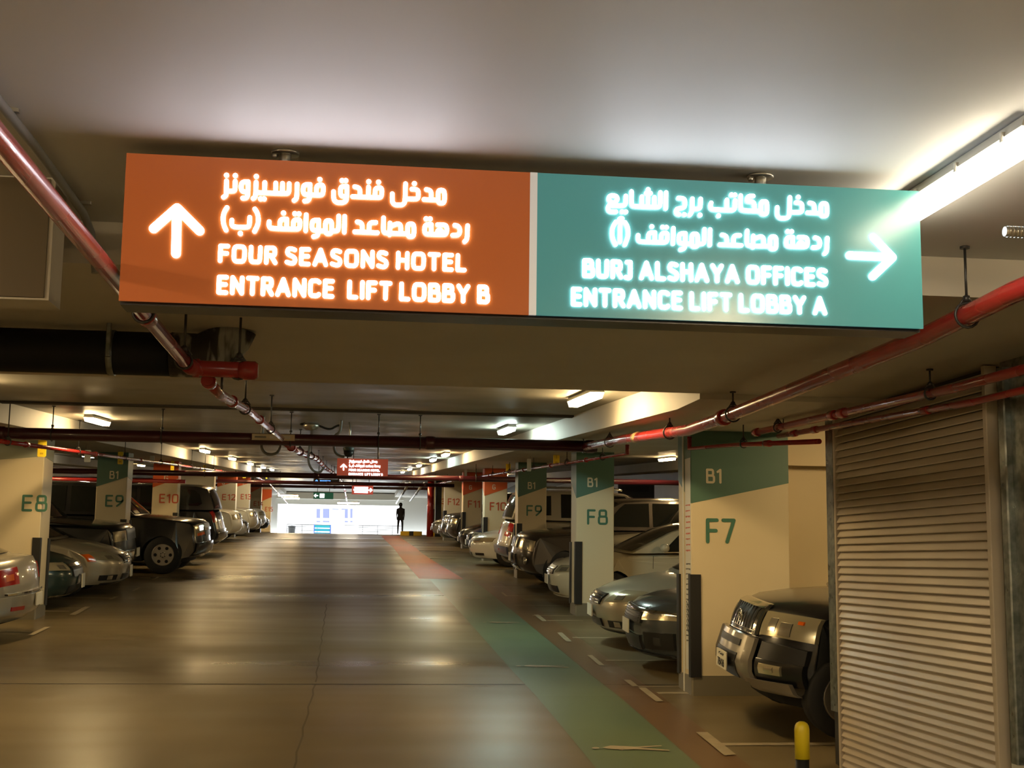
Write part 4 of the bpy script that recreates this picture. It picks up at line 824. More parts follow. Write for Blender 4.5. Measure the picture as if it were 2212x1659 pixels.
def car(label, kind, paint, X, Y, face=1, dark=None, nosepx=None, name='parked_car', tailside=False, group=None, spec=None, glass=None, lamps=True, rim=None, light=None, cat='car', mirror=True, hz_=0.0, yaw=0.0, sc=1.0):
    """face=+1: nose points to -X and sits at X; face=-1: nose points to +X; tailside: it is the tail that is at X"""
    t = TYPES[kind] if isinstance(kind, str) else kind
    L, W, hw = t['L'], t['W'], t['W'] / 2
    k_ = sc / S
    zf = fz(Y) + hz_; sl = (fz(Y + .8) - fz(Y - .8)) / 1.6; a = math.atan(sl)
    nose_neg = (face == 1) != tailside                      # nose points to -X
    if nose_neg: x_or = X if not tailside else X - L * k_
    else: x_or = X if not tailside else X + L * k_
    e = empty(name, (x_or, Y, zf), 0 if nose_neg else PI, a if nose_neg else -a)
    e.rotation_euler.z += yaw
    e.scale = (k_, k_, k_)
    tagp(e, label, cat, group)
    side = -1 if nose_neg else 1                            # local side that faces the viewer
    top = t['top']; H = t['H']; cl = t['cl']; r = t['r']
    def Wd(x, z):
        m = .62 if 'suv' not in str(kind) else .75
        v = 1 - .05 * abs((z - m) / .5) ** 2.0
        v -= .07 * max(0, 1 - x / .55) ** 2 + .07 * max(0, 1 - (L - x) / .5) ** 2
        return hw * max(.6, v)
    def MP(x, z, tt, off=0.0):
        at_ = min(abs(tt), 1.0)
        dx = t['nose'] * at_ ** 3 * max(0, 1 - x / 1.1) - t['tail'] * at_ ** 3 * max(0, 1 - (L - x) / .9)
        dz = -.045 * at_ ** 4 * max(0, min(1, (z - .5) / .3)) - .02 * at_ ** 2 * max(0, min(1, (z - .6) / .3))
        return Vector((x + dx, tt * Wd(x, z), z + dz))
    # bottom path with wheel arches, tail to nose
    def arch(cx):
        ra = r + .055; zc = r; out = []
        a0 = math.asin(max(-1, min(1, (cl - zc) / ra)))
        for i in range(13):
            q = a0 + (PI - 2 * a0) * i / 12
            out.append((cx + ra * math.cos(q), zc + ra * math.sin(q)))
        return out
    bot = [(top[-1][0] - .1, cl + .03)] + arch(t['wx'][1]) + arch(t['wx'][0]) + [(top[0][0] + .03, cl)]
    outl = []
    for (p, q) in zip(top, top[1:]):
        outl.append(p)
        if abs(p[0] - q[0]) > .5: outl.append(((p[0] + q[0]) / 2, (p[1] + q[1]) / 2))
    outl.append(top[-1]); nt_ = len(outl); outl += bot
    ts = [-1, -.985, -.93, -.8, -.6, -.3, 0, .3, .6, .8, .93, .985, 1]
    mb = MB(); rows = []
    for tt in ts:
        row = []
        for i, (x, z) in enumerate(outl):
            p = MP(x, z, tt)
            if abs(tt) > .99 and i < nt_:
                p = Vector((p.x, p.y, p.z - .012)) + Vector((.012 if x < L / 2 and z < .95 else (-.012 if x > L - .3 else 0), 0, 0))
            row.append(p)
        rows.append(row)
    o0 = len(mb.v); n = len(outl)
    for row in rows: mb.v += [tuple(p) for p in row]
    for i in range(len(ts) - 1):
        for j in range(n):
            mb.f.append([o0 + i * n + j, o0 + i * n + (j + 1) % n, o0 + (i + 1) * n + (j + 1) % n, o0 + (i + 1) * n + j]); mb.sm.append(True); mb.m.append(1 if j >= nt_ - 1 else 0)
    mb.f.append([o0 + j for j in range(n)]); mb.m.append(0); mb.sm.append(False)
    mb.f.append([o0 + (len(ts) - 1) * n + j for j in reversed(range(n))]); mb.m.append(0); mb.sm.append(False)
    mb.build('body', [paint, m_dark], e)
    # cabin
    cab = t['cab']; zb = cab[0][1]; wb, wt = .93, (.74 if kind == 'saloon' or H < 1.6 else .80)
    def Wc(z): return hw * (wb + (wt - wb) * max(0, min(1, (z - zb) / (H - zb))) ** 1.15)
    def CP(x, z, tt, off=0.0):
        at_ = min(1, abs(tt)); fr = max(0, 1 - abs(x - cab[0][0]) / 1.2)
        dx = .16 * at_ ** 2.5 * fr - .10 * at_ ** 2.5 * max(0, 1 - abs(cab[-1][0] - x) / 1.0)
        dz = -.05 * at_ ** 3 * max(0, min(1, (z - zb) / .25))
        return Vector((x + dx, tt * Wc(z), z + dz))
    rows = [[CP(x, z, tt) for x, z in cab] for tt in (-1, -.97, -.88, -.65, -.35, 0, .35, .65, .88, .97, 1)]
    cb = MB(); cb.grid(rows, 0); nc = len(cab)
    cb.f.append([j for j in range(nc)]); cb.m.append(0); cb.sm.append(False)
    cb.f.append([10 * nc + j for j in range(nc)]); cb.m.append(0); cb.sm.append(False)
    cb.build('roof', spec.get('roof', paint) if spec else paint, e)
    gl = glass or m_glass
    def cseg(i0, i1, f0=.05, f1=.93, tw=.9, nm='windscreen'):
        seg = cab[i0:i1 + 1]; P_ = []
        ln = [0]
        for p, q in zip(seg, seg[1:]): ln.append(ln[-1] + math.hypot(q[0] - p[0], q[1] - p[1]))
        for i in range(7):
            s_ = ln[-1] * (f0 + (f1 - f0) * i / 6)
            for j in range(len(seg) - 1):
                if s_ <= ln[j + 1] + 1e-6: break
            u = (s_ - ln[j]) / (ln[j + 1] - ln[j]); x = seg[j][0] + (seg[j + 1][0] - seg[j][0]) * u; z = seg[j][1] + (seg[j + 1][1] - seg[j][1]) * u
            nx, nz_ = -(seg[j + 1][1] - seg[j][1]), (seg[j + 1][0] - seg[j][0]); nl = math.hypot(nx, nz_); nx, nz_ = nx / nl * .012, nz_ / nl * .012
            P_.append([CP(x, z, tt) + Vector((nx, 0, nz_)) for tt in [(-1 + v * .2) * tw for v in range(11)]])
        return MB().grid(P_).build(nm, gl, e)
    cseg(*t['ws']); cseg(*t['rw'], f0=.1, f1=.92, nm='rear_window')
    for s_ in (-1, 1):
        for wpoly in t['win']:
            pts = [CP(x, z, s_ * 1.0) for x, z in wpoly]; pts = [Vector((p.x, p.y + s_ * .006, z)) for p, (x, z) in zip(pts, wpoly)]
            inn = [Vector((p.x, p.y - s_ * .012, p.z)) for p in pts]; nn = len(pts)
            MB().add(pts + inn, [tuple(range(nn)), tuple(range(2 * nn - 1, nn - 1, -1))] + [(i, (i + 1) % nn, nn + (i + 1) % nn, nn + i) for i in range(nn)]).build('side_window', gl, e)
    # helpers on the front / tail surface
    fr_pts = [p for p in top if p[0] <= 1.3]; tl_pts = [p for p in reversed(top) if p[0] > L - .7]
    def fx(z, pts):
        for p, q in zip(pts, pts[1:]):
            if p[1] <= z <= q[1]: return p[0] + (q[0] - p[0]) * (z - p[1]) / max(1e-6, q[1] - p[1])
        return pts[-1][0] if z > pts[-1][1] else pts[0][0]
    def patch(nm, z0, z1, t0, t1, m_, off=.012, tail=False, nz_=5, nt2=6, parent=None, lab=None, slant=0.0, t0b=None, t1b=None):
        pts = tl_pts if tail else fr_pts; sg_ = 1 if tail else -1; P_ = []
        for i in range(nz_):
            u = i / (nz_ - 1); z = z0 + (z1 - z0) * u
            ta = t0 + ((t0b if t0b is not None else t0) - t0) * u; tb = t1 + ((t1b if t1b is not None else t1) - t1) * u
            row = []
            for j in range(nt2):
                tt = ta + (tb - ta) * j / (nt2 - 1); zz = z + slant * (abs(tt) - abs(t0))
                p = MP(fx(zz, pts), zz, tt); row.append(p + Vector((sg_ * off, 0, off * .5 if zz > .9 else 0)) + Vector((0, off * .6 * (1 if tt > 0 else -1) * abs(tt) ** 4, 0)))
            P_.append(row)
        # solid with a rim back to the body
        mb = MB(); mb.grid(P_); 
        bk = [[Vector(p) + Vector((-sg_ * .04, 0, 0)) for p in row] for row in P_]
        mb.grid([P_[0], bk[0]]); mb.grid([P_[-1], bk[-1]]); mb.grid([[r_[0] for r_ in P_], [r_[0] for r_ in bk]]); mb.grid([[r_[-1] for r_ in P_], [r_[-1] for r_ in bk]])
        return mb.build(nm, m_, parent or e, label=lab)
    e['_'] = 0; del e['_']
    # wheels
    key = (r, t['rim'], t['sp'], rim == 'hole')
    if key not in WH: WH[key] = wheel_meshes(r, .22, t['rim'], t['sp'], rim == 'hole')
    for x in t['wx']:
        for s_ in (-1, 1):
            we = bpy.data.objects.new('wheel', WH[key][0]); C.objects.link(we); we.parent = e; we.location = (x, s_ * (hw - .125), r)
            if s_ == 1: we.rotation_euler = (0, 0, PI)
            for nm, me in (('rim', WH[key][1]), ('rim_hole' if rim == 'hole' else 'brake_cover', WH[key][2])):
                o_ = bpy.data.objects.new(nm, me); C.objects.link(o_); o_.parent = we
    if mirror:
        for s_ in (-1, 1):
            x, z = t['win'][0][0]; y = s_ * (hw + .06)
            mm = MB(); mm.lathe([(0, -.085), (.045, -.08), (.072, -.05), (.078, 0), (.07, .05), (.03, .075), (0, .078)], 12, axis='y', c=(x + .08, y, z + .07)); mm.build('mirror', (spec or {}).get('mirror', paint), e)
            MB().tube([(x + .1, s_ * Wc(z) * .98, z + .02), (x + .09, y - s_ * .03, z + .05)], .018, 6).build('mirror_arm', m_trim, e)
    for s_ in (-1, 1):      # door seams, handles, sill
        for x in ([1.62, 2.70, 3.62] if H < 1.6 else [1.58, 2.68, 3.55]):
            MB().add([(x, s_ * (Wd(x, .4) + .0), .34), (x + .008, s_ * (Wd(x, .4)), .34), (x + .008, s_ * (Wd(x, .9) + .004), zb - .03), (x, s_ * (Wd(x, .9) + .004), zb - .03)], [(0, 1, 2, 3)]).build('door_seam', m_dark, e)
        for x in ((2.52, 3.48)): MB().bev(x - .09, x + .07, s_ * hw * .975 - .012, s_ * hw * .975 + .012, zb - .17, zb - .14, .006).build('door_handle', (spec or {}).get('handle', paint), e)
    return e, MP, patch, fx, fr_pts, t, side
def plate(e, x, z, w=.32, h=.17, y=0, txt=None, tail=False, m=None, rz=0):
    p = MB().bev(-.008, .008, -w / 2, w / 2, -h / 2, h / 2, .004).build('number_plate', m or m_plate, e, loc=(x, y, z)); p.rotation_euler = (0, 0, rz)
    if txt:
        for (b, zz, hh, ww) in txt:
            stroke_text(b, hh, w=ww, bold=.09, m=m_dark, parent=p, loc=((.011 if tail else -.011), 0, zz), rz=(PI / 2 if tail else -PI / 2))
            mb_ = MB(); strokes([[(-.07, .045), (-.065, .06), (-.03, .062)], [(-.02, .045), (.0, .05), (.03, .045), (.03, .06)], [(.05, .04), (.055, .062)], [(.07, .045), (.09, .06)], [(0, .068)]], lambda a, c_: Vector((a, 0, c_)), .005, mb_, 0)
            a_ = mb_.build('lettering', m_dark, p, loc=((.011 if tail else -.011), 0, 0)); a_.rotation_euler = (0, 0, (PI / 2 if tail else -PI / 2))
    return p
def lampset(e, patch, z0, z1, t0, t1, slant=.06, tail=False, m=None, inner=True, amber=None, rim=m_trim):
    for s_ in (-1, 1):
        hl = patch('tail_lamp' if tail else 'headlamp', z0, z1, s_ * t0, s_ * t1, m or m_lens, off=.014, tail=tail, slant=slant)
        if inner: patch('lamp_reflector', z0 + (z1 - z0) * .25, z0 + (z1 - z0) * .75, s_ * (t0 + (t1 - t0) * .2), s_ * (t0 + (t1 - t0) * .5), m_lamp_in, off=.019, tail=tail, slant=slant, parent=hl)
        if amber: patch('indicator_lens', z0 + (z1 - z0) * .1, z0 + (z1 - z0) * .95, s_ * (t0 + (t1 - t0) * .8), s_ * t1, m_amber, off=.018, slant=slant, parent=hl)
def paintm(n, c, r=.28, me=.25): return mat(n, c, r, me, coat=.8)
pt_black = paintm('black_car_paint', (.010, .011, .013)); pt_silver = paintm('silver_car_paint', (.36, .34, .29), .32, .45)
pt_champ = paintm('champagne_car_paint', (.40, .36, .27), .32, .4); pt_cream = paintm('cream_car_paint', (.62, .57, .42), .3, .1); pt_grey = paintm('blue_grey_car_paint', (.075, .09, .10), .26, .4)
pt_green = paintm('dark_green_car_paint', (.012, .035, .035)); pt_brown = paintm('brown_grey_car_paint', (.075, .062, .05), .3, .4); pt_maroon = paintm('dark_maroon_car_paint', (.06, .022, .018)); pt_white = paintm('white_car_paint', (.62, .64, .62), .3, .05)
pt_navy = paintm('navy_car_paint', (.02, .03, .07)); pt_blue = paintm('blue_bumper_paint', (.10, .13, .26), .4)

# black four-wheel drive at the right (two-tone bumper guard)
tp = variant('suv', nose=.52, W=1.88, top=[(.30, .36), (.16, .40), (.08, .50), (.05, .62), (.09, .74), (.13, .86), (.17, 1.0), (.24, 1.13), (.42, 1.20), (.8, 1.245), (1.25, 1.27), (2.4, 1.28), (3.6, 1.29), (4.5, 1.30), (4.60, 1.2), (4.66, .95), (4.70, .75), (4.74, .60), (4.72, .45), (4.60, .36)],
             cab=[(1.18, 1.25), (1.50, 1.52), (1.80, 1.76), (2.05, 1.87), (2.5, 1.92), (3.3, 1.93), (4.1, 1.91), (4.40, 1.85), (4.52, 1.6), (4.62, 1.27)], H=1.93)
e, MP, patch, fx, fp, t, sd = car('black four-wheel drive with a chrome grille and silver bumper guard beside column F7', tp, pt_black, 4.14, 14.2, sc=.95, hz_=.04)
gr = patch('grille', .90, 1.14, -.40, .40, m_trim, off=.02, t0b=-.44, t1b=.44)
for z0, z1 in ((.885, .915), (1.125, 1.16)): patch('grille_surround', z0, z1, -.43, .43, m_chrome, off=.035, parent=gr)
for s_ in (-1, 1): patch('grille_surround', .89, 1.15, s_ * .40, s_ * .45, m_chrome, off=.035, parent=gr)
for i in range(10):
    tt = -.36 + i * .08
    if abs(tt) > .03: patch('grille_bar', .915, 1.125, tt - .013, tt + .013, m_chrome, off=.034, nt2=2, parent=gr)
p = MP(fx(1.02, fp), 1.02, 0); em = MB(); ring(em, (p.x - .05, p.y, p.z), .062, 'x', .008); ring(em, (p.x - .052, p.y, p.z), .028, 'x', .006)
em.tube([(p.x - .052, p.y - .05, p.z + .03), (p.x - .054, p.y, p.z + .036), (p.x - .052, p.y + .05, p.z + .03)], .006, 6); em.build('badge', m_chrome, gr)
for s_ in (-1, 1):
    hl = patch('headlamp', .90, 1.12, s_ * .50, s_ * .99, m_lens, off=.018, slant=.05, nt2=12)
    patch('lamp_reflector', .95, 1.07, s_ * .60, s_ * .68, m_lamp_in, off=.024, slant=.05, parent=hl); patch('lamp_reflector', .93, 1.05, s_ * .72, s_ * .82, m_lamp_in, off=.024, slant=.05, parent=hl); patch('indicator_lens', 1.06, 1.09, s_ * .86, s_ * .90, m_amber, off=.026, slant=.05, parent=hl)
m_guard = mat('silver_bumper_paint', (.30, .28, .24), .3, .6, coat=.6)
bu = patch('bumper_guard', .46, .88, -.50, .50, m_guard, off=.085, nt2=11, nz_=9)
patch('bumper_opening', .46, .70, -.34, .36, m_trim, off=.093, parent=bu)
patch('bumper_slot', .77, .83, -.34, .34, m_darksteel, off=.095, parent=bu)
for s_ in (-1, 1):
    patch('guard_tube', .45, .88, s_ * .47, s_ * .58, m_guard, off=.11, parent=bu, nt2=5)
    patch('bumper_corner', .70, .86, s_ * .60, s_ * .97, m_trim, off=.05)
    patch('bumper_corner', .46, .70, s_ * .60, s_ * .97, pt_black, off=.06)
    fl = patch('fog_lamp', .56, .66, s_ * .66, s_ * .84, m_lens, off=.075); patch('lamp_reflector', .585, .64, s_ * .72, s_ * .79, m_lamp_in, off=.08, parent=fl)
    patch('bumper_step', .38, .50, s_ * .56, s_ * .92, m_guard, off=.13, nt2=6)
p = MP(fx(.60, fp), .60, -.05)
plate(e, p.x - .12, .60, .33, .17, p.y, (('78416', -.03, .075, .22),))
# blue grey saloon left of column seven
ts_ = variant('saloon', nose=.50, top=[(.16, .18), (.06, .24), (.015, .36), (0, .50), (.02, .62), (.06, .72), (.16, .80), (.40, .87), (.75, .92), (1.05, .95), (1.30, .975), (2.4, .985), (3.6, 1.02), (4.1, 1.05), (4.45, 1.06), (4.64, 1.03), (4.70, .92), (4.73, .75), (4.75, .55), (4.72, .38), (4.60, .25)])
e, MP, patch, fx, fp, t, sd = car('dark blue grey saloon with a black and chrome grille, left of column F7', ts_, pt_grey, 3.86, 18.0)
g_ = patch('grille', .56, .74, -.46, .46, m_trim, off=.018, nt2=10)
patch('grille_bar', .69, .735, -.95, .95, m_chrome, off=.03, nt2=18, parent=g_)
for z in (.58, .61, .64, .67): patch('grille_bar', z, z + .012, -.42, .42, m_darksteel, off=.026, nt2=8, parent=g_)
lampset(e, patch, .60, .70, .48, .97, slant=.10)
patch('lower_intake', .26, .42, -.45, .45, m_trim, off=.014)
for s_ in (-1, 1):
    c_ = patch('fog_recess', .28, .47, s_ * .55, s_ * .90, m_trim, off=.02, slant=.04); patch('fog_lamp', .33, .42, s_ * .70, s_ * .78, m_darksteel, off=.026, parent=c_)
patch('lip', .20, .225, -.85, .85, m_darksteel, off=.03, nt2=12)
plate(e, -.035, .50, .32, .16)
# silver saloon
e, MP, patch, fx, fp, t, sd = car('silver beige saloon with an amber edged headlamp, right of column F8', 'saloon', pt_champ, 3.80, 20.45)
def altima(e, patch, amber=True):
    g_ = patch('grille', .55, .70, -.36, .36, m_trim, off=.016, t0b=-.42, t1b=.42)
    for z in (.565, .60, .635, .67): patch('grille_bar', z, z + .016, -.37, .37, m_chrome, off=.026, nt2=8, parent=g_)
    for s_ in (-1, 1):
        hl = patch('headlamp', .60, .76, s_ * .50, s_ * .98, m_lens, off=.014, slant=.10, nt2=9, t0b=s_ * .62)
        patch('lamp_reflector', .635, .70, s_ * .66, s_ * .76, m_lamp_in, off=.02, slant=.10, parent=hl)
        if amber: patch('indicator_lens', .61, .765, s_ * .92, s_ * .985, m_amber, off=.02, slant=.10, parent=hl)
        c_ = patch('fog_recess', .27, .36, s_ * .58, s_ * .86, m_trim, off=.014); patch('fog_lamp', .28, .35, s_ * .68, s_ * .76, m_lamp_in, off=.02, parent=c_)
    patch('lower_intake', .27, .37, -.40, .40, m_trim, off=.014)
    patch('lip', .20, .225, -.8, .8, m_darksteel, off=.012, nt2=12)
altima(e, patch); plate(e, -.03, .45, .32, .15)
# cream saloon
e, MP, patch, fx, fp, t, sd = car('cream white saloon parked just behind column F8', 'saloon', pt_cream, 3.95, 26.1)
g_ = patch('grille', .56, .70, -.34, .34, m_trim, off=.016)
for z in (.58, .615, .65): patch('grille_bar', z, z + .012, -.32, .32, m_chrome, off=.024, nt2=6, parent=g_)
lampset(e, patch, .60, .72, .44, .96, slant=.10); patch('lower_intake', .26, .37, -.5, .5, m_trim, off=.014); plate(e, -.03, .46, .32, .15)
patch('lip', .19, .225, -.85, .85, pt_cream, off=.04, nt2=12)
# cream white estate further in
e, MP, patch, fx, fp, t, sd = car('white four-wheel drive with a black roof seen between columns F8 and F7', 'suv', pt_cream, 5.35, 28.4, spec=dict(roof=m_trim, mirror=m_chrome))
g_ = patch('grille', .80, 1.0, -.5, .5, m_trim); lampset(e, patch, .82, 1.0, .55, .95, slant=.02)
# brown grey four-wheel drive
e, MP, patch, fx, fp, t, sd = car('brown grey four-wheel drive with round fog lamps, left of column F8', variant('suv', H=1.80, nose=.30, L=4.7,
      cab=[(1.18, 1.16), (1.50, 1.42), (1.80, 1.64), (2.05, 1.75), (2.5, 1.79), (3.3, 1.80), (4.1, 1.78), (4.40, 1.72), (4.52, 1.5), (4.62, 1.19)], win=[[(1.62, 1.24), (1.98, 1.60), (2.1, 1.68), (2.62, 1.70), (2.62, 1.24)], [(2.70, 1.24), (2.70, 1.70), (3.52, 1.70), (3.52, 1.24)], [(3.60, 1.25), (3.60, 1.70), (4.15, 1.67), (4.30, 1.55), (4.36, 1.27)]]), pt_brown, 3.78, 30.75)
g_ = patch('grille', .78, .98, -.44, .44, m_trim, off=.02)
for i in range(5):
    tt = -.36 + i * .18; patch('grille_bar', .80, .97, tt - .04, tt + .04, m_chrome, off=.032, nt2=2, parent=g_)
for s_ in (-1, 1):
    hl = patch('headlamp', .78, .98, s_ * .50, s_ * .97, m_lens, off=.016, nt2=9); patch('lamp_reflector', .81, .95, s_ * .56, s_ * .70, m_lamp_in, off=.022, parent=hl); patch('lamp_reflector', .81, .95, s_ * .76, s_ * .88, m_lamp_in, off=.022, parent=hl)
    pf = MP(fx(.55, fp), .55, s_ * .84); f_ = MB().lathe([(0, -.03), (.06, -.028), (.075, 0), (.075, .03)], 14, axis='x', c=(pf.x - .02, pf.y + s_ * .03, pf.z)).build('fog_lamp', m_lamp_in, e)
patch('lower_intake', .46, .66, -.45, .45, m_trim, off=.02)
patch('skid_plate', .32, .42, -.45, .45, m_chrome, off=.05)
plate(e, -.04, .58, .32, .16)
# silver estate with blue bumper, tail towards the ramp
e, MP, patch, fx, fp, t, sd = car('silver and blue estate with its red tail lamps towards the ramp, behind column F9', 'big_suv', pt_silver, 3.93, 35.3, tailside=True, spec=dict(roof=pt_silver))
for s_ in (-1, 1):
    patch('tail_lamp', 1.0, 1.17, s_ * .72, s_ * .97, m_redl, tail=True, off=.016); patch('tail_lamp', .88, .97, s_ * .60, s_ * .93, m_redl, tail=True, off=.016)
    patch('reflector', .54, .58, s_ * .5, s_ * .6, m_redl, tail=True, off=.05)
patch('bumper', .40, .64, -.97, .97, pt_blue, off=.05, tail=True, nt2=14)
for s_ in (-1, 1): MB().tube([(2.3, s_ * .62, 1.93), (2.5, s_ * .62, 1.97), (4.3, s_ * .62, 1.97), (4.5, s_ * .62, 1.92)], .022, 6).build('roof_rail', m_chrome, e)
# white saloon
e, MP, patch, fx, fp, t, sd = car('small looking white saloon left of column F10', 'saloon', pt_white, 3.50, 38.9)
g_ = patch('grille', .45, .62, -.24, .24, m_trim); lampset(e, patch, .58, .70, .42, .95, slant=.10); patch('lower_intake', .25, .34, -.3, .3, m_trim)
for s_ in (-1, 1): patch('fog_recess', .27, .33, s_ * .55, s_ * .8, m_trim)
# dark cars beyond
for (lab, kind, pt, X, Y) in (('dark navy saloon just left of column F10', 'saloon', pt_navy, 3.85, 43.6), ('black saloon between columns F10 and F11', 'saloon', pt_black, 3.80, 46.2), ('black four-wheel drive with a chrome grille right behind column F11', 'suv', pt_black, 3.75, 51.7), ('black four-wheel drive with white number plate left of column F11', 'suv', pt_black, 3.72, 54.5), ('dark grey saloon just right of column F12', 'saloon', pt_grey, 3.8, 57.2), ('pale silver saloon left of column F12', 'saloon', pt_silver, 3.85, 63.0)):
    e, MP, patch, fx, fp, t, sd = car(lab, kind, pt, X, Y, mirror=False)
    su = kind == 'suv'
    g_ = patch('grille', .78 if su else .5, .98 if su else .66, -.4, .4, m_trim); patch('grille_bar', .86 if su else .58, .9 if su else .61, -.38, .38, m_chrome, off=.024, parent=g_)
    lampset(e, patch, *((.80, .97) if su else (.60, .72)), .5, .95, slant=.04); plate(e, -.035, .55 if su else .42, .32, .14)
# left hand side
e, MP, patch, fx, fp, t, sd = car('dark brown saloon at the far left edge of the picture, nearest of the left row', 'saloon', pt_brown, -4.68, 17.4, face=-1, tailside=True)
lampset(e, patch, .72, .95, .55, .97, tail=True, m=m_redl, slant=0); patch('bumper', .38, .56, -.95, .95, pt_brown, off=.05, tail=True, nt2=14); patch('chrome_strip', .60, .63, -.8, .8, m_chrome, off=.05, tail=True, nt2=14); plate(e, 4.80, .40, .3, .15, m=m_plate)
e, MP, patch, fx, fp, t, sd = car('silver saloon with a red tail lamp beside column E8', 'saloon', pt_silver, -4.78, 20.9, face=-1, tailside=True)
for s_ in (-1, 1):
    hl = patch('tail_lamp', .74, .95, s_ * .62, s_ * .985, m_redl, tail=True, off=.016, nt2=8); patch('lamp_reflector', .80, .88, s_ * .72, s_ * .84, m_amber, off=.02, tail=True, parent=hl)
    patch('reflector', .40, .45, s_ * .55, s_ * .8, m_redl, tail=True, off=.055)
patch('bumper', .34, .58, -.97, .97, pt_silver, off=.045, tail=True, nt2=14); patch('chrome_strip', .60, .625, -.85, .85, m_chrome, off=.03, tail=True, nt2=14); plate(e, 4.80, .50, .34, .16)
e, MP, patch, fx, fp, t, sd = car('dark green car with a chrome edged nose just right of column E8', variant('saloon', L=4.1, nose=.40), pt_green, -4.98, 25.2, face=-1)
g_ = patch('grille', .50, .66, -.4, .4, m_trim); patch('grille_surround', .66, .70, -.45, .45, m_chrome, off=.03, parent=g_); lampset(e, patch, .60, .73, .50, .95, slant=.08); patch('lower_intake', .24, .36, -.5, .5, m_trim); patch('lip', .2, .23, -.8, .8, m_chrome, off=.02); plate(e, -.05, .42, .2, .22)
e, MP, patch, fx, fp, t, sd = car('beige silver saloon with amber edged headlamp between columns E8 and E9', 'saloon', pt_champ, -4.55, 28.0, face=-1)
altima(e, patch); plate(e, -.03, .40, .2, .2)
e, MP, patch, fx, fp, t, sd = car('large dark van like car standing left of column E9', 'big_suv', pt_black, -4.85, 30.4, face=-1)
g_ = patch('grille', .85, 1.05, -.5, .5, m_trim); lampset(e, patch, .85, 1.03, .55, .95); patch('bumper', .42, .66, -.95, .95, m_chrome, off=.05, nt2=12); plate(e, -.07, .6, .3, .16)
e, MP, patch, fx, fp, t, sd = car('black estate with round holed alloy wheel and lit headlamp right of column E9', variant('big_suv', wx=(.86, 3.92)), pt_black, -3.58, 34.2, face=-1, rim='hole')
g_ = patch('grille', .80, 1.06, -.5, .5, m_trim); patch('grille_bar', .91, .96, -.5, .5, m_chrome, off=.03, parent=g_)
m_lit = emis('lit_headlamp', (.8, .92, 1.0), 3.0)
for s_ in (-1, 1):
    hl = patch('headlamp', .84, 1.06, s_ * .56, s_ * .95, m_lens, off=.018); patch('indicator_lens', .84, .90, s_ * .60, s_ * .9, m_amber, off=.024, parent=hl)
    patch('lit_bulb', .93, 1.03, s_ * .66, s_ * .80, m_lit, off=.026, parent=hl)
    patch('fog_lamp', .50, .58, s_ * .6, s_ * .72, m_lamp_in, off=.03)
patch('bumper', .42, .68, -.95, .95, pt_black, off=.05, nt2=12)
e, MP, patch, fx, fp, t, sd = car('dark maroon saloon behind the black estate', 'saloon', pt_maroon, -3.95, 37.6, face=-1)
g_ = patch('grille', .5, .66, -.4, .4, m_trim); patch('grille_bar', .57, .6, -.38, .38, m_chrome, off=.024, parent=g_); lampset(e, patch, .60, .73, .50, .95); plate(e, -.03, .42, .3, .15)
e, MP, patch, fx, fp, t, sd = car('black estate showing its tail behind column E10', 'big_suv', pt_black, -4.05, 43.2, face=-1, tailside=True)
for s_ in (-1, 1): patch('tail_lamp', .95, 1.24, s_ * .82, s_ * .98, m_redl, tail=True, off=.016)
patch('bumper', .42, .64, -.97, .97, pt_black, off=.05, tail=True, nt2=14)
for (lab, kind, pt, X, Y) in (('dark saloon just right of the black estate tail', 'saloon', pt_grey, -4.4, 47.0), ('pale green white four-wheel drive in front of column E12', 'suv', pt_white, -4.4, 54.0), ('white saloon between columns E12 and E13', 'saloon', pt_white, -4.45, 57.5), ('cream four-wheel drive in front of column E13', 'suv', pt_cream, -4.45, 63.5), ('silver saloon in front of column E14', 'saloon', pt_silver, -4.5, 66.5), ('white car in front of column E14', 'suv', pt_white, -4.6, 71.5), ('dark car nearest the way out on the left', 'saloon', pt_grey, -4.6, 74.5)):
    e, MP, patch, fx, fp, t, sd = car(lab, kind, pt, X, Y, face=-1, mirror=False)
    su = kind == 'suv'
    g_ = patch('grille', .78 if su else .5, .98 if su else .66, -.4, .4, m_trim); patch('grille_bar', .86 if su else .58, .9 if su else .61, -.38, .38, m_chrome, off=.024, parent=g_)
    lampset(e, patch, *((.80, .97) if su else (.60, .72)), .5, .95, slant=.04); plate(e, -.035, .55 if su else .42, .32, .14)

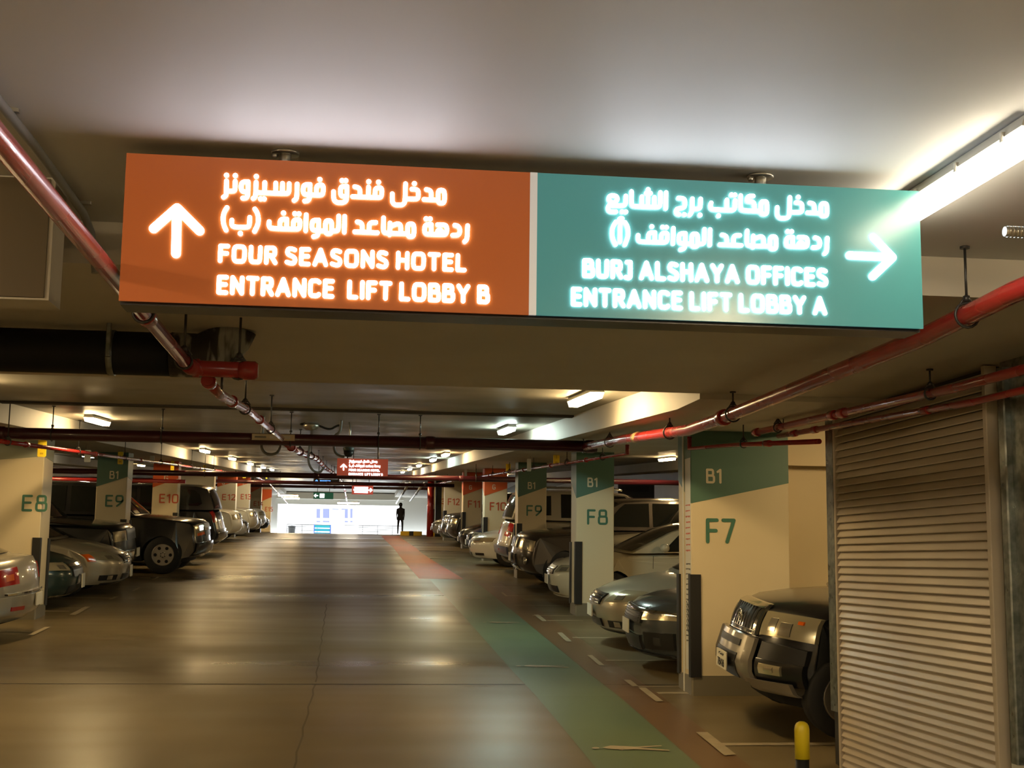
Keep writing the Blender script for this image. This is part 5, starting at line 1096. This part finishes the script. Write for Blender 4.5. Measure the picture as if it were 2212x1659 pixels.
# ------------------------------------------------------------------ the top of the ramp and outside
sgb = empty('blue_panel_sign', (10.3, 45, fz(45))); tagp(sgb, 'dark blue panel with a white top edge on the right behind column F8', 'sign')
zz = lambda py: atY(1366, py, 45).z - fz(45)
MB().box(-1.0, .3, 0, .08, 0, zz(1044)).build('panel', mat('blue_panel', (.02, .035, .09), .4), sgb); MB().box(-1.0, .3, -.01, .08, zz(1046), zz(1038)).build('top_edge', m_white, sgb)
MB().box(-.9, .1, -.012, 0, zz(1062), zz(1050)).build('printed_band', mat('darker_blue', (.008, .015, .06), .4), sgb)
pe_ = empty('person', atY(864, 1155, 76)); pe_.location.z = fz(76); tagp(pe_, 'person in dark clothes standing at the top of the ramp', 'person')
bm = bmesh.new(); J = {'pel': (0, 0, .98), 'sp': (0, 0, 1.2), 'ch': (0, 0, 1.42), 'nk': (0, 0, 1.56), 'h0': (0, 0, 1.62), 'h1': (0, -.01, 1.74),
   'sl': (-.19, 0, 1.46), 'el': (-.21, .02, 1.17), 'wl': (-.19, -.05, .94), 'hl': (-.18, -.07, .83), 'sr': (.19, 0, 1.46), 'er': (.21, .02, 1.17), 'wr': (.19, -.05, .94), 'hr': (.18, -.07, .83),
   'tl': (-.10, 0, .90), 'kl': (-.12, -.02, .50), 'al': (-.13, .02, .09), 'fl': (-.14, -.14, .04), 'tr': (.10, 0, .90), 'kr': (.12, -.02, .50), 'ar': (.13, .02, .09), 'fr': (.14, -.14, .04)}
Rr = {'pel': .17, 'sp': .15, 'ch': .17, 'nk': .06, 'h0': .085, 'h1': .095, 'sl': .075, 'el': .05, 'wl': .035, 'hl': .04, 'sr': .075, 'er': .05, 'wr': .035, 'hr': .04, 'tl': .11, 'kl': .075, 'al': .05, 'fl': .04, 'tr': .11, 'kr': .075, 'ar': .05, 'fr': .04}
E_ = [('pel', 'sp'), ('sp', 'ch'), ('ch', 'nk'), ('nk', 'h0'), ('h0', 'h1'), ('ch', 'sl'), ('sl', 'el'), ('el', 'wl'), ('wl', 'hl'), ('ch', 'sr'), ('sr', 'er'), ('er', 'wr'), ('wr', 'hr'), ('pel', 'tl'), ('tl', 'kl'), ('kl', 'al'), ('al', 'fl'), ('pel', 'tr'), ('tr', 'kr'), ('kr', 'ar'), ('ar', 'fr')]
ks = list(J); me = bpy.data.meshes.new('body'); me.from_pydata([J[k__] for k__ in ks], [(ks.index(a), ks.index(b)) for a, b in E_], [])
me.materials.append(mat('dark_clothes', (.03, .025, .03), .8)); bm.free()
bo_ = bpy.data.objects.new('body', me); C.objects.link(bo_); bo_.parent = pe_
sk = bo_.modifiers.new('skin', 'SKIN'); sk.use_smooth_shade = True
for v, k__ in zip(me.skin_vertices[0].data, ks): v.radius = (Rr[k__], Rr[k__] * .8); v.use_root = k__ == 'pel'
bo_.modifiers.new('sub', 'SUBSURF').levels = 1
dg = bpy.context.evaluated_depsgraph_get(); dg.update(); nm_ = bpy.data.meshes.new_from_object(bo_.evaluated_get(dg)); bo_.modifiers.clear(); bo_.data = nm_
MB().lathe([(0, 1.86), (.06, 1.845), (.10, 1.79), (.105, 1.72), (.09, 1.66)], 14).build('hair', m_black, pe_)
pe_.scale = (1.02, 1.02, 1.0)
rl = empty('railing', (-4.9, 101, 3.47)); tagp(rl, 'thin metal railing outside the way out', 'railing')
zt_ = atY(700, 1134, 101).z - 3.47
for i in range(9): MB().tube([(i * 1.15, 0, 0), (i * 1.15, 0, zt_)], .03, 6).build('rail_post', m_darksteel, rl)
for i, z in enumerate((zt_, zt_ * .86, zt_ * .72, zt_ * .58)): MB().tube([(0, 0, z), (9.2, 0, z)], .025 if i else .035, 6).build('rail_bar', m_darksteel, rl)
bs = empty('blue_barrier', (atY(696, 1150, 99).x, 99, 3.47)); tagp(bs, 'blue and cyan striped barrier panel standing outside in front of the railing', 'barrier')
zt_ = atY(696, 1133, 99).z - 3.47; hw_ = 17 / F * 99
for i in range(4): MB().box(-hw_, hw_, -.03, .03, zt_ * (.25 * i + .02), zt_ * (.25 * i + .20)).build('barrier_board', mat('cyan_board', (.0, .10 + .02 * i, .20), .5), bs)
for s_ in (-1, 1): MB().box(s_ * hw_ - .04, s_ * hw_ + .04, -.04, .04, 0, zt_).build('barrier_post', mat('blue_post', (.02, .06, .25), .5), bs)
wb_ = empty('white_cabinet', (atY(744, 1150, 99).x, 99.5, 3.47)); tagp(wb_, 'overexposed white cabinet outside between barrier and railing', 'cabinet')
MB().bev(-1.05, 1.05, -.3, .3, 0, atY(744, 1135, 99).z - 3.47, .05).build('cabinet_body', mat('white_cabinet_paint', (.7, .7, .8), .5), wb_); MB().box(-1.0, -.02, -.33, -.3, .2, 2.2).build('cabinet_door', mat('white_cabinet_door', (.72, .72, .8), .5), wb_)
bn = empty('litter_bin', (atY(630, 1150, 98).x, 98, 3.47)); tagp(bn, 'dark litter bin outside at the left of the way out', 'bin')
zt_ = atY(630, 1138, 98).z - 3.47; MB().lathe([(.22, 0), (.28, zt_ * .95), (.3, zt_)], 14).build('bin_body', m_darksteel, bn); MB().lathe([(.33, zt_), (.33, zt_ + .06), (0, zt_ + .12)], 14).build('bin_lid', m_darksteel, bn)
bd = empty('building', (0, 170, 3.4)); tagp(bd, 'bright white building across the street with bluish windows', 'building')
MB().box(-35, 35, 0, 8, 0, 30).build('facade', mat('white_facade', (.75, .75, .75), .8), bd)
mwn = mat('bluish_window', (.055, .065, .14), .6)
for (a, b) in ((683, 692), (697, 712), (717, 732), (737, 752), (756, 762)):
    for (t0_, t1_) in ((1099, 1119), (1125, 1128)):
        p, q = atY(a, t1_, 170), atY(b, t0_, 170); MB().box(p.x, q.x, -.06, 0, p.z - 3.4, q.z - 3.4).build('window', mwn, bd)
for (X, n_) in ((3.05, 'left'), (4.4, 'right')):
    kb = empty('kerb', (X, 67.2, fz(67.2))); tagp(kb, 'yellow and black kerb block %s of the stand pipe' % n_, 'kerb')
    MB().bev(-.55, .55, -.25, .25, 0, .22, .05).build('kerb_block', m_kerby, kb); MB().bev(-.15, .15, -.26, .26, .0, .225, .05).build('black_band', m_black, kb)

# ------------------------------------------------------------------ scale the whole layout to metres
for o_ in list(C.objects):
    if o_.parent is None and o_.type in ('MESH', 'EMPTY'):
        o_.location = o_.location * S; o_.scale = o_.scale * S
